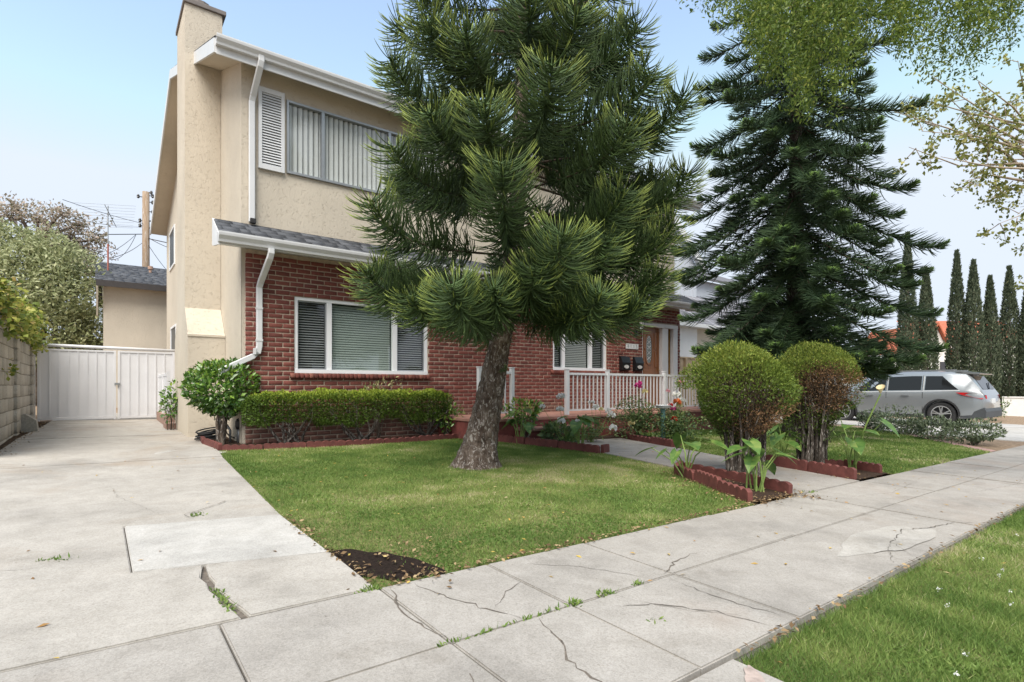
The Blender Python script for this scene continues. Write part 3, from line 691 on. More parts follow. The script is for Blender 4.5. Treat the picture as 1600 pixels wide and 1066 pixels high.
hb(mb, 'vertical_blind', M['vane'], f3)
for R, in (((18.3, 19.7, 4.5, 5.65),), ((17.9, 19.3, 1.95, 2.75),)):
    mb = MB(); a, b, c, d = R
    for p in ((a, a+.06, c, d), (b-.06, b, c, d), (a+.061, b-.061, c, c+.06), (a+.061, b-.061, d-.06, d)): mb.box(1.75, 1.80, p[0], p[1], p[2], p[3])
    fo = hb(mb, 'side_window', M['vinyl']); mb = MB(); mb.box(1.77, 1.775, a+.05, b-.05, c+.05, d-.05); hb(mb, 'pane', plain('dark window glass', (.05, .06, .07), .35), fo)
# louvred shutters
def shutter(x0, x1, z0, z1):
    mb = MB(); y0, y1 = 9.225, 9.272; s = .05
    mb.box(x0, x0+s, y0, y1, z0, z1); mb.box(x1-s, x1, y0, y1, z0, z1); mb.box(x0+s+.001, x1-s-.001, y0, y1, z0, z0+.075); mb.box(x0+s+.001, x1-s-.001, y0, y1, z1-.075, z1)
    so = hb(mb, 'shutter', M['trim']); mb = MB(); z = z0+.085
    while z < z1-.085: mb.obox(((x0+x1)/2, 9.248, z), ((x1-x0)/2-s, 0, 0), (0, .013, .019), (0, -.002, .002)); z += .043
    hb(mb, 'louvre', M['trim'], so); mb = MB(); mb.quad((x0+s, 9.274, z0), (x1-s, 9.274, z0), (x1-s, 9.274, z1), (x0+s, 9.274, z1)); hb(mb, 'backing', M['rubber'], so)
shutter(2.02, 2.41, 4.44, 5.73); shutter(4.90, 5.29, 4.44, 5.73)
# front door with oval glass, jambs and amber side light
mb = MB(); a, b, c, d = DR
mb.box(a, b, 9.20, 9.36, d-.10, d+.0); mb.box(12.135, 12.28, 9.22, 9.36, c, d-.101); mb.box(12.285, 12.40, 9.235, 9.36, c, d-.101); mb.box(12.60, 12.795, 9.21, 9.36, c, d-.101); mb.box(a+.002, a+.04, 9.27, 9.36, c, d-.101)
hb(mb, 'door_frame', M['trim'])
mb = MB(); mb.box(12.401, 12.599, 9.31, 9.33, c, d-.101); hb(mb, 'side_light', plain('amber side light', (.22, .12, .02), .25, .2, 6))
mb = MB(); x0, x1 = 11.38, 12.13; mb.box(x0, x1, 9.335, 9.375, c, d-.102)
gx, gz, ga, gb = 11.70, 1.97, .115, .36
def oval(cx, cz, ax, az, n=40, p=2.6):
    return [(cx+ax*math.copysign(abs(cos(2*pi*k/n))**(2/p), cos(2*pi*k/n)), cz+az*math.copysign(abs(sin(2*pi*k/n))**(2/p), sin(2*pi*k/n))) for k in range(n)]
O1, O2 = oval(gx, gz, ga, gb), oval(gx, gz, ga+.045, gb+.05)
for k in range(40):
    k2 = (k+1) % 40; mb.quad((O1[k][0], 9.318, O1[k][1]), (O1[k2][0], 9.318, O1[k2][1]), (O2[k2][0], 9.312, O2[k2][1]), (O2[k][0], 9.312, O2[k][1])); mb.quad((O2[k][0], 9.312, O2[k][1]), (O2[k2][0], 9.312, O2[k2][1]), (O2[k2][0], 9.336, O2[k2][1]), (O2[k][0], 9.336, O2[k][1]))
for p in ((x0+.001, x0+.075, c+.05, d-.2), (x1-.075, x1-.001, c+.05, d-.2), (x0+.09, x0+.20, 1.99, 2.42), (x0+.09, x0+.16, 1.50, 1.93), (x1-.21, x1-.10, 1.98, 2.42), (x1-.19, x1-.10, 1.50, 1.93), (x0+.08, x1-.08, 1.27, 1.43), (x0+.09, x0+.25, .68, 1.22), (x0+.30, x1-.30, .68, 1.22), (x1-.25, x1-.09, .68, 1.22)):
    mb.box(p[0], p[1], 9.318, 9.336, p[2], p[3], .008)
do = hb(mb, 'front_door', M['door'])
mb = MB(); mb.quad(*[(x, 9.326, z) for x, z in O1]); hb(mb, 'oval_glass', plain('leaded glass', (.20, .23, .22), .12, .3, 20, .5, 40), do)
mb = MB()
for k in range(5):
    z = gz-.28+k*.14
    mb.bar((gx-.07, 9.322, z), (gx+.07, 9.322, z+.1), .012, .006, (0, 1, 0)); mb.bar((gx+.07, 9.321, z), (gx-.07, 9.321, z+.1), .012, .006, (0, 1, 0))
hb(mb, 'glass_leading', M['trim'], do)
mb = MB(); mb.tube([(x1-.05, 9.33, 1.42), (x1-.05, 9.27, 1.42), (x1-.13, 9.265, 1.42)], .011, 8); mb.box(x1-.075, x1-.025, 9.322, 9.334, 1.36, 1.5); hb(mb, 'handle', plain('brass', (.55, .38, .13), .25, metal=.9), do)
# porch floor and steps
mb = MB(); mb.box(5.25, 13.4, 7.78, 9.24, -.3, .36); mb.box(6.05, 7.62, 7.42, 7.778, -.3, .19); po = hb(mb, 'porch', M['redpaint'])
mb = MB(); mb.box(5.23, 13.42, 7.755, 9.243, .361, .42, .012); mb.box(6.02, 7.65, 7.395, 7.777, .191, .245, .012); hb(mb, 'porch_tread', M['tread'], po)
# side porch at the driveway
mb = MB(); mb.box(1.10, 1.77, 12.9, 15.15, -.1, .40); mb.box(1.05, 1.77, 12.35, 12.899, -.1, .27); hb(mb, 'side_step', plain('old brick step', (.30, .19, .15), .9, .3, 12, .5, 50))

# ------------------------------------------------------------------ things fixed on the house front
def rail(name, label, loc, L, posts, n, group=None):
    t = thing(name, label, 'railing', loc, 0, group); mb = MB(); mb.box(0, L, -.02, .02, .80, .845); mb.build('top_rail', M['trim'], t); mb = MB(); mb.box(0, L, -.016, .016, .075, .105); mb.build('bottom_rail', M['trim'], t)
    for p in posts:
        mb = MB(); mb.box(p-.036, p+.036, -.038, .038, 0, .90, .006); mb.box(p-.043, p+.043, -.044, .044, .901, .92, .004); mb.build('post', M['trim'], t)
    me = None
    for k in range(n):
        x = (k+.5)*L/n
        if any(abs(x-p) < .055 for p in posts): continue
        if me is None: mb = MB(); mb.box(-.011, .011, -.011, .011, .106, .799); o = mb.build('baluster', M['trim'], t); me = o.data
        else: o = bpy.data.objects.new('baluster', me); COL.objects.link(o); o.parent = t
        o.location = (x, 0, 0)
    return t
rail('porch_railing', 'long white metal railing along the porch in front of the wooden door', (7.46, 7.98, .42), 5.8, (0, 1.18, 3.1, 4.55, 5.8), 50)
rail('porch_railing', 'short white railing left of the porch steps behind the leaning pine trunk', (5.36, 7.98, .42), .72, (0, .72), 7)
t = thing('side_railing', 'low white railing panel on the side step by the driveway gate', 'railing', (1.15, 13.0, .40))
mb = MB(); mb.box(-.02, .02, 0, 2.1, .80, .85); mb.box(-.012, .012, 0, 2.1, .12, .798); mb.build('panel', M['gatewhite'], t)
for y in (0, 1.05, 2.1): mb = MB(); mb.box(-.03, .03, y-.03, y+.03, 0, .9); mb.build('post', M['gatewhite'], t)
# mailboxes
def mailbox(x, label):
    t = thing('mailbox', label, 'mailbox', (x, 9.24, 1.38), 0, 'mailboxes by the door'); mb = MB()
    mb.prism([(0, 0), (-.10, .02), (-.115, .22), (-.06, .35), (0, .36)], -.15, .15, 'x'); mb.build('box', M['black'], t)
    mb = MB(); mb.prism([(-.121, .20), (-.066, .362), (0, .372), (0, .361), (-.061, .352), (-.1155, .205)], -.158, .158, 'x'); mb.build('lid', M['black'], t)
    mb = MB(); P = oval(0, .10, .085, .045, 24, 2); mb.prism(P, -.122, -.108, 'y'); mb.build('emblem', plain('silver emblem', (.6, .6, .58), .35, .1, 5, .3, 40, .3), t)
mailbox(10.58, 'black wall mailbox with silver oval, nearer the window, left one of the pair'); mailbox(11.09, 'black wall mailbox with silver oval right beside the wooden door')
t = thing('house_number', 'white address plaque reading 4115 above the two black mailboxes', 'sign', (10.91, 9.24, 2.01))
mb = MB(); mb.box(-.24, .24, -.018, 0, -.065, .065, .004); mb.build('plate', M['trim'], t)
nm_ = plain('faded numerals', (.24, .25, .24), .6)
for k, chx in enumerate('4115'):
    fc = bpy.data.curves.new('num', 'FONT'); fc.body = chx; fc.size = .125; fc.align_x = 'CENTER'; fc.align_y = 'CENTER'; fc.extrude = .002
    fo = bpy.data.objects.new('num', fc); COL.objects.link(fo); dg = bpy.context.evaluated_depsgraph_get(); me = bpy.data.meshes.new_from_object(fo.evaluated_get(dg)); bpy.data.objects.remove(fo)
    no = link('numeral', me, nm_, t); no.rotation_euler = (pi/2, 0, 0); no.location = (-.165+.11*k, -.021, 0)
t = thing('wall_lamp', 'black coach lantern on the brick wall left of the front door', 'lamp', (11.06, 9.24, 2.36))
mb = MB(); mb.lathe([(.0, -.09), (.05, -.08), (.05, .08), (0, .09)], (0, 0, 0), 12); mb.tube([(0, 0, 0), (0, -.09, -.02), (0, -.17, .0), (0, -.18, .06)], .013, 8); mb.lathe([(.0, .0), (.035, .01), (.05, .03), (.03, .04)], (0, -.18, .06), 8)
mb.build('lamp_bracket', M['black'], t); mb = MB(); mb.lathe([(.088, 0), (.08, .02), (.05, .06), (.015, .085), (.012, .11), (0, .13)], (0, -.18, .27), 8); mb.build('lamp_roof', M['black'], t)
for k in range(6):
    a = 2*pi*k/6; mb = MB(); mb.bar((.052*cos(a), -.18+.052*sin(a), .09), (.083*cos(a), -.18+.083*sin(a), .275), .01, .01); mb.build('lamp_bar', M['black'], t)
mb = MB(); mb.lathe([(.046, .092), (.076, .272)], (0, -.18, 0), 6); mb.build('lamp_glass', plain('frosted lamp glass', (.55, .57, .58), .15), t)
t = thing('utility_sign', 'small white marker plate on the brick wall behind the pine trunk', 'plate', (6.25, 9.24, .98))
mb = MB(); mb.box(-.03, .03, -.012, 0, -.06, .07, .003); mb.build('plate', M['trim'], t)

# ------------------------------------------------------------------ the leaning pine in the lawn
def trunk_mesh(name, pts, radii, mat, parent, n=28, rings=70, rough=.09, seed=1, flare=0):
    r = np.random.default_rng(seed); pts = np.array(pts, float); s = np.linspace(0, 1, len(pts)); q = np.linspace(0, 1, rings)
    def sm(a):
        v = np.interp(q, s, a); k = np.array([.25, .5, .25]); w_ = v.copy(); w_[1:-1] = np.convolve(v, k, 'valid'); return w_
    P = np.stack([sm(pts[:, i]) for i in range(3)], 1); R = sm(np.array(radii))
    a = np.linspace(0, 2*pi, n, endpoint=False); N = r.random((rings, n))
    N = (N+np.roll(N, 1, 1)*.7+np.roll(N, 1, 0)*.9)/2.6-.5
    rr = R[:, None]*(1+rough*2*N)*(1+flare*np.exp(-q*rings/4)[:, None]*(.6+.6*np.abs(np.sin(a*2.5+1))[None]))
    V = np.stack([P[:, None, 0]+rr*np.cos(a), P[:, None, 1]+rr*np.sin(a), np.broadcast_to(P[:, None, 2], rr.shape)], -1).reshape(-1, 3)
    i = np.arange(rings-1)[:, None]*n; k = np.arange(n)[None]; k2 = (k+1) % n
    F = np.stack([i+k, i+k2, i+n+k2, i+n+k], -1).reshape(-1, 4)
    return link(name, np_mesh(name, V, F), mat, parent, True)
def conifer_branch(base, tip, r, out, spacing, length, rad, sag=.12, bare=.28, tipup=.25, k=6, up=.35, flat=0., fwd=.55, curl=.75, taper=.5, jit=.12, rdw=.55):
    """cords along a bent limb from base to tip; appended to out as (centres, radii, tip flags, limb)"""
    base, tip = np.array(base, float), np.array(tip, float); d = tip-base; L = np.linalg.norm(d)
    c1 = base+d*.45+np.array((0, 0, -sag*L)); c2 = tip-np.array((0, 0, tipup*L))*.9-d*.12
    def B(t): t = t[:, None]; return (1-t)**3*base+3*(1-t)**2*t*c1+3*(1-t)*t*t*c2+t**3*tip
    n = int(L*(1-bare)/spacing); t = np.sort(r.uniform(bare, 1, n)); P = B(t)
    T = unit(B(np.clip(t+.02, 0, 1.02))-B(t-.02)); U = np.array((0, 0, 1.)); X = unit(np.cross(T, U)); Y = np.cross(X, T)
    ph = r.uniform(0, 2*pi, n) if flat == 0 else np.where(r.random(n) < .5, 0, pi)+r.normal(flat*.0, flat, n)+0.35*np.where(r.random(n) < .5, 1, 1)*0
    rd = np.cos(ph)[:, None]*X+np.sin(ph)[:, None]*Y
    if flat: rd = unit(rd+np.array((0, 0, .18)))
    ln = length*(1-taper*np.clip((t-.6)/.4, 0, 1)**1.5)*(1.1-jit*2.8+jit*3.2*r.random(n))*np.clip((t-bare)/.15+.5, 0, 1)
    d0 = unit(rd+T*fwd+r.normal(0, jit, (n, 3))); d1 = unit(T*.75+U*up+rd*rdw+r.normal(0, jit, (n, 3)))
    s = np.linspace(0, 1, k); C = np.empty((n, k, 3)); C[:, 0] = P
    for j in range(1, k):
        m_ = (s[j]**1.3)*curl; dd = unit(d0*(1-m_)+d1*m_+np.array((0, 0, -.10))*(1-s[j])*(rd[:, 2:3] < 0)); C[:, j] = C[:, j-1]+dd*ln[:, None]/(k-1)
    R = rad*(1-.35*s)[None]*(.85+.3*r.random((n, 1))); R = np.repeat(R, 1, 0); R[:, -1] *= .25
    tipf = np.broadcast_to(s, (n, k))*np.clip((t-bare)/(1-bare)*1.1, .45, 1)[:, None]*(.85+.15*r.random((n, 1)))
    if flat: tipf = tipf*np.clip((t-.55)/.4, .25, 1)[:, None]
    tt = np.linspace(0, 1, 9); out.append((C, R, tipf, B(tt), L))
def finish_conifer(out, r, mat, parent, limb_r, limbmat, name='crown'):
    C = np.concatenate([o[0] for o in out]); R = np.concatenate([np.broadcast_to(o[1], o[0].shape[:2]) for o in out]); tp = np.concatenate([o[2] for o in out])
    cords(name, C, R, mat, parent, r.random(len(C)), tp)
    mb = MB()
    for o in out: mb.tube(o[3], [limb_r*(.55+.25*o[4])*(1-.8*q) for q in np.linspace(0, 1, 9)], 6, False)
    mb.build('limbs', limbmat, parent, True)

TB = at(742, 728, 6.7); TB[2] = zg(TB[0], TB[1])-.05
pine = thing('pine_tree', 'leaning pine with rough trunk and plume-like branches in the middle of the lawn', 'tree', tuple(TB))
def rel(p): return np.array(p)-TB
tp = [TB]+[at(px, py, t) for px, py, t in ((750, 690, 6.7), (760, 645, 6.7), (769, 600, 6.7), (778, 550, 6.7), (788, 505, 6.7), (798, 440, 6.7), (806, 350, 6.7), (812, 250, 6.7), (816, 120, 6.7), (818, 0, 6.7), (818, -180, 6.7), (818, -330, 6.7))]
trunk_mesh('trunk', [rel(p) for p in tp], [.235, .205, .18, .158, .138, .126, .115, .10, .10, .08, .062, .03, .01], M['bark'], pine, 36, 120, .13, 4, .5)
def trunk_at(py): return at(np.interp(py, [-330, 0, 250, 440, 505, 550], [818, 818, 812, 798, 788, 778]), py, 6.7)
rp = np.random.default_rng(5); out = []
plumes = [(783, 222, 4.95, 410, .40), (752, 130, 5.1, 300, .36), (868, 70, 5.0, 250, .38), (698, 425, 4.95, 470, .36), (888, 340, 5.0, 440, .40), (600, 205, 5.5, 320, .34), (566, 290, 5.5, 400, .34), (560, 405, 5.7, 450, .34),
          (600, 70, 6.0, 230, .33), (655, 5, 5.4, 170, .34), (985, 275, 5.7, 400, .36), (995, 165, 5.5, 300, .36), (1080, 130, 6.4, 260, .34), (1085, 255, 6.7, 350, .33), (1062, 335, 6.6, 410, .33), (1045, 408, 6.5, 450, .32),
          (950, 440, 5.3, 460, .34), (1015, 455, 6.1, 470, .32), (1010, 15, 6.2, 150, .34), (912, -15, 5.2, 150, .36), (630, 445, 5.6, 470, .32), (770, 430, 5.2, 455, .32), (660, 150, 5.4, 280, .36), 
          (720, 20, 5.3, 170, .36), (830, -40, 5.2, 130, .36), (1030, 90, 6.0, 220, .34), (900, 470, 5.6, 470, .30), (690, 470, 5.9, 480, .30), (960, 350, 5.6, 430, .34), (840, 400, 5.2, 450, .34)]
for px, py, t, by, ln in plumes:
    b = trunk_at(by); p = at(px, py, t); p = b+(p-b)*(1-.30*ln/np.linalg.norm(p-b))-np.array((0, 0, .10))
    conifer_branch(rel(b), rel(p), rp, out, .0027, ln*1.08, .0066, .10, .24, .30, 7, .42, 0., .18, .9, .12, .07, .8)
for i in range(90):      # the far side and the top, above the picture
    by = 475-i*8.6+rp.uniform(-28, 28); b = trunk_at(by); az = radians(52.7+rp.uniform(-98, 98)) if by > 30 else rp.uniform(0, 2*pi)
    Lb = np.interp(by, [-330, -150, 60, 260, 470], [.3, .95, 1.5, 2.0, 2.1])*rp.uniform(.8, 1.05)
    d = np.array((cos(az), sin(az), .10 if by > 100 else .35)); p = b+d*Lb
    conifer_branch(rel(b), rel(p), rp, out, .0062, .40 if by > -150 else .25, .0076, .12, .22, .3, 7, .45, 0., .25, .85, .30, .07, .8)
finish_conifer(out, rp, M['cord'], pine, .016, M['limb'])
sp = []     # two small shoots on the trunk
for (px, py), (qx, qy) in (((770, 533), (742, 520)), ((776, 582), (790, 574))):
    conifer_branch(rel(at(px, py, 6.55)), rel(at(qx, qy, 6.35)), rp, sp, .006, .07, .004, .0, .1, .1, 7)
finish_conifer(sp, rp, M['cord'], pine, .008, M['limb'], 'shoots')

# ------------------------------------------------------------------ the tall pine on the right lawn
NB = np.array((12.30, 5.78, zg(12.30, 5.78)-.05)); nor = thing('pine_tree', 'tall dark pine with tiered feathery branches on the right lawn behind the clipped shrubs', 'tree', tuple(NB))
trunk_mesh('trunk', [(0, 0, 0), (0, 0, 2), (.02, 0, 5), (0, 0, 9), (0, 0, 13.2)], [.24, .2, .15, .09, .02], M['bark3'], nor, 20, 60, .06, 6, .3)
rn = np.random.default_rng(15); out = []; z = 1.75; k = 0
while z < 13.0:
    nbz = 8 if z < 9 else 6
    for j in range(nbz):
        az = 2*pi*(j/nbz)+k*1.05+rn.normal(0, .2)
        Rz = np.interp(z, [1.7, 2.6, 5.5, 9.5, 13.2], [1.9, 2.5, 2.6, 2.1, .25])*rn.uniform(.62, 1.08)
        drop = np.interp(z, [1.7, 3, 6, 9, 11, 13], [-.12, -.44, -.50, -.26, -.02, .25])+rn.normal(0, .06)
        p = np.array((cos(az)*Rz, sin(az)*Rz, z+Rz*drop)); b = np.array((0, 0, z))
        conifer_branch(b, p, rn, out, .0070 if z > 4 else .0062, np.interp(z, [0, 9, 13], [.44, .38, .18]), .0100, .02, .05, .24, 4, .30, .42, .75, .8, .95, .10)
    z += np.interp(z, [0, 4, 13], [.30, .38, .46]); k += 1
finish_conifer(out, rn, M['cord2'], nor, .014, M['limb'])
print('norfolk branches', len(out))

# ------------------------------------------------------------------ clipped shrubs, hedge, bushes
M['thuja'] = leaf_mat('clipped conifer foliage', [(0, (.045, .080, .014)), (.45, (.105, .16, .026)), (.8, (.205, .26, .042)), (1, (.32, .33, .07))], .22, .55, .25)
M['thuja_dead'] = leaf_mat('dead brown foliage', [(0, (.085, .045, .022)), (.6, (.19, .105, .055)), (1, (.30, .19, .10))], .1, .8, .1)
M['twig'] = leaf_mat('inner shade twigs', [(0, (.035, .026, .018)), (.6, (.085, .06, .04)), (1, (.15, .11, .075))], 0, .9, .1)  # dark twig tones stand for the shade inside the shrubs
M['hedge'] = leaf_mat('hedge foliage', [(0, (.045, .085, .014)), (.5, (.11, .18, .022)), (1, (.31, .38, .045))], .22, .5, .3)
M['camellia'] = leaf_mat('glossy bush leaves', [(0, (.035, .09, .018)), (.5, (.09, .19, .03)), (.85, (.20, .32, .045)), (1, (.36, .42, .08))], .15, .28, .6)
M['rose'] = leaf_mat('rose leaves', [(0, (.045, .085, .035)), (.6, (.11, .175, .06)), (1, (.24, .28, .10))], .2, .45, .4)
M['calla'] = leaf_mat('calla leaves', [(0, (.055, .13, .03)), (.6, (.12, .22, .05)), (1, (.26, .33, .09))], .3, .4, .4)
M['stem'] = plain('green plant stem', (.17, .25, .06), .6, .25, 30, 0)
M['grey_shrub'] = leaf_mat('grey green shrub', [(0, (.06, .085, .045)), (.6, (.13, .17, .09)), (1, (.26, .30, .19))], .2, .5, .35)
def clump_surface(n, r, c, rad, lump=.10, shell=.35, seed=0, zmin=-1, zflat=None):
    """points in the outer shell of a lumpy ellipsoid, with outward normals"""
    d = rand_dirs(n, r); d = d[d[:, 2] > zmin]; n = len(d)
    q = np.random.default_rng(seed).normal(size=(14, 3)); q = unit(q); amp = np.exp(6*(d@q.T-1)).sum(1)
    rr = (1+lump*(amp-amp.mean())*1.6+r.normal(0, .02, n))*(1-shell*r.random(n)**2.2)
    return c+d*np.array(rad)*rr[:, None], unit(d/np.array(rad))
def topiary(name, label, base, rx, ztop, zmid, seed, dead, n=30000):
    r = np.random.default_rng(seed); b = np.array(base, float); t = thing(name, label, 'shrub', tuple(b), 0, 'clipped ball shrubs'); mb = MB()
    H = ztop
    for k in range(38):
        a = r.uniform(0, 2*pi); q = r.uniform(.1, 1)**.7; e = np.array((cos(a)*rx*.72*q, sin(a)*rx*.72*q, r.uniform(zmid-.05, zmid+.35)))
        s0 = np.array((cos(a)*.23*q+r.normal(0, .02), sin(a)*.17*q, -.02)); m_ = s0*.5+e*.5*np.array((.75, .75, 1))+np.append(r.normal(0, .02, 2), 0)
        mb.tube([s0, s0+(m_-s0)*.5+np.append(r.normal(0, .012, 2), 0), m_, e], [r.uniform(.022, .04), .021, .015, .006], 6, False)
    for k in range(60):
        a = r.uniform(0, 2*pi); z = r.uniform(.25, zmid+.1); q = .12+(z/(zmid+.2))**1.3*rx*.75; p = np.array((cos(a)*q, sin(a)*q, z)); mb.tube([p, p+np.append(r.normal(0, .06, 2), r.uniform(.05, .2))], [.005, .002], 4, False)
    mb.build('stems', M['bark3'], t, True)
    hz = (H-zmid)*1.0; P, N = clump_surface(n, r, np.array((0, 0, zmid+.10)), (rx, rx, hz-.10), .11, .40, seed)
    low = P[:, 2] < zmid+.1
    # below the middle the crown narrows to a ragged cone and thins out
    P2, N2 = clump_surface(int(n*1.25), r, np.array((0, 0, zmid+.12)), (rx*1.0, rx*1.0, zmid*.86), .14, .5, seed+1); m2 = (P2[:, 2] < zmid+.12)
    w_ = np.clip((P2[:, 2]-.20)/(zmid-.45), 0, 1); keep = m2 & (r.random(len(P2)) < dead[7]*w_**.8*(.30+1.3*vnoise(P2[:, 0]*1.0, P2[:, 2]*1.0+P2[:, 1], 5, seed)))
    sc = 1-.60*np.clip((.80-P2[:, 2])/.56, 0, 1); P2[:, :2] *= sc[:, None]
    P = np.concatenate([P[~low], P2[keep]]); N = np.concatenate([N[~low], N2[keep]])
    mI = 9000; dI = rand_dirs(mI, r); zI = zmid*.95+dI[:, 2]*np.where(dI[:, 2] > 0, (H-zmid)*.85, zmid*.72)*r.random(mI)**.5; rI = rx*.80*r.random(mI)**.5*np.sqrt(np.clip(1-dI[:, 2]**2, .05, 1))*(1-.62*np.clip((zmid-zI)/zmid, 0, 1)); aI = r.uniform(0, 2*pi, mI)
    leaf_mesh('shade_twigs', np.stack([rI*np.cos(aI), rI*np.sin(aI), zI], 1), unit(np.stack([np.cos(aI)*.4, np.sin(aI)*.4, np.ones(mI)], 1)+r.normal(0, .5, (mI, 3))), rand_dirs(mI, r), r.uniform(.03, .09, mI), r.uniform(.004, .014, mI), M['twig'], t, None, .1, r)  # dark twig cloud added to deepen the shade inside the crown
    dd = np.array(dead[:3]); dist = np.linalg.norm((P-dd)/np.array(dead[3:6]), axis=1)+r.normal(0, .15, len(P)); is_dead = (dist < 1)
    D = unit(N*.75+np.array((0, 0, .5))+r.normal(0, .55, P.shape)); NN = rand_dirs(len(P), r)
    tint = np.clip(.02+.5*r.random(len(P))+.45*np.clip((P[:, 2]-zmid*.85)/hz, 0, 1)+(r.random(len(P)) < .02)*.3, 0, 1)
    P = P+N*(r.random((len(P), 1)) < .06)*r.uniform(0, .06, (len(P), 1)); L = r.uniform(.018, .042, len(P))
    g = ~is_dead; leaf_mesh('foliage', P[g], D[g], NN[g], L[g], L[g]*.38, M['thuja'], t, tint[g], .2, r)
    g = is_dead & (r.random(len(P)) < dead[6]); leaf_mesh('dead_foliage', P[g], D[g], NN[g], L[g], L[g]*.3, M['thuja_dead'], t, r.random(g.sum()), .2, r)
    return t
b1 = (6.02, 3.42); b2 = (7.72, 3.38)
topiary('clipped_shrub', 'bigger clipped ball shrub on dark stems in the bed left of the path', (*b1, zg(*b1)), .575, 1.55, .92, 51, (-.18, -.42, .58, .42, .40, .36, .6, 1.15))
topiary('clipped_shrub', 'clipped ball shrub with a large brown dead patch and open bare stems', (*b2, zg(*b2)), .53, 1.57, 1.02, 52, (-.28, -.36, 1.04, .44, .44, .32, .85, .75), 26000)

def box_cloud(n, r, x0, x1, y0, y1, z0, z1, edge=.1):
    """points near the surface of a rounded box"""
    s = np.array((x1-x0, y1-y0, z1-z0)); A = np.array((s[1]*s[2], s[1]*s[2], s[0]*s[2], s[0]*s[2], s[0]*s[1], s[0]*s[1]*.7)); f = r.choice(6, n, p=A/A.sum())
    P = r.random((n, 3)); N = np.zeros((n, 3))
    for k in range(6):
        m_ = f == k; ax = k//2; sg = k % 2; dpt = r.random(m_.sum())**2*edge/s[ax]; P[m_, ax] = dpt if (sg == 1) == (ax == 2) else 1-dpt; N[m_, ax] = -1 if (sg == 1) == (ax == 2) else 1
    c = (P-.5)*2; P = P+N*0; P = np.array((x0, y0, z0))+P*s
    # round the corners
    cc = np.array(((x0+x1)/2, (y0+y1)/2, (z0+z1)/2)); q = np.abs(c)**5; e = np.sort(q, 1)[:, 1]; P = P-(P-cc)*(.13*e)[:, None]; return P, N
hz_ = zg(3.5, 8.8); hedge = thing('hedge', 'low clipped bright green hedge below the large window of the brick wall', 'hedge', (3.5, 8.86, hz_)); r = np.random.default_rng(61)
P, N = box_cloud(38000, r, -1.74, 1.74, -.28, .28, .24, .83, .16)
cut = .21+.17*vnoise(P[:, 0]+9, P[:, 1]*.3, 2.6, 3)+.10*vnoise(P[:, 0], P[:, 1], 8, 4)
P[:, 2] += .035*(vnoise(P[:, 0], P[:, 1], 3.2, 8)-.5); k = P[:, 2] > cut; P, N = P[k], N[k]
P = P+(vnoise(P[:, 0]*1.0, P[:, 2]+P[:, 1], 9, 5)-.5)[:, None]*N*.09
D = unit(N*.7+np.array((0, 0, .45))+r.normal(0, .4, P.shape)); L = r.uniform(.022, .045, len(P))
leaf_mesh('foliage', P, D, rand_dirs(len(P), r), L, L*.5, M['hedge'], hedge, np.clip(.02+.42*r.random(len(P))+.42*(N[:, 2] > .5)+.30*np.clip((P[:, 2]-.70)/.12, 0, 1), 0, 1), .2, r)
for x0 in (-1.18, -.95, -.02, .14, 1.28, 1.32):
    mb = MB()
    for q in range(4):
        e = np.array((x0+r.normal(0, .28), r.normal(0, .12), r.uniform(.42, .6))); s0 = np.array((x0+r.normal(0, .02), r.normal(0, .02), -.02)); m_ = (s0+e)/2+np.array((r.normal(0, .05), r.normal(0, .04), -.05)); mb.tube([s0, m_, e, e+np.append(r.normal(0, .06, 2), .12)], [.026, .02, .013, .006], 7, False)
    mb.build('trunk', M['bark3'], hedge, True)

def leafy_bush(name, label, base, rad, zc, n, L, mat, seed, stem=None, wr=.5, lump=.12, cat='bush', group=None, droop=.0, shell=.5, stems=9, tintb=.1):
    r = np.random.default_rng(seed); t = thing(name, label, cat, tuple(base), 0, group)
    P, N = clump_surface(n, r, np.array((0, 0, zc)), rad, lump, shell, seed); k = P[:, 2] > .02; P, N = P[k], N[k]
    D = unit(N*.6+np.array((0, 0, .25-droop))+r.normal(0, .5, P.shape)); NN = unit(N+np.array((0, 0, .8))+r.normal(0, .4, P.shape)); LL = L*r.uniform(.6, 1.2, len(P))
    leaf_mesh('leaves', P, D, NN, LL, LL*wr, mat, t, np.clip(tintb+.75*r.random(len(P))+.15*N[:, 2], 0, 1), .18, r, .42)
    mb = MB()
    for k in range(stems):
        a = r.uniform(0, 2*pi); e = np.array((cos(a)*rad[0]*.6*r.random(), sin(a)*rad[1]*.6*r.random(), zc+rad[2]*r.uniform(-.4, .5))); s0 = np.array((r.normal(0, .02), r.normal(0, .02), -.02)); mb.tube([s0, (s0+e)/2+np.append(r.normal(0, .04, 2), 0), e], [stem or .012, (stem or .012)*.7, .004], 6, False)
    mb.build('stems', M['bark2'], t, True); return t
g0 = (1.52, 9.35)
cam_b = leafy_bush('camellia_bush', 'round glossy green bush on a short trunk at the corner of the chimney', (*g0, zg(*g0)), (.46, .42, .46), .84, 3600, .085, M['camellia'], 71, .035, .5, .14, stems=5)

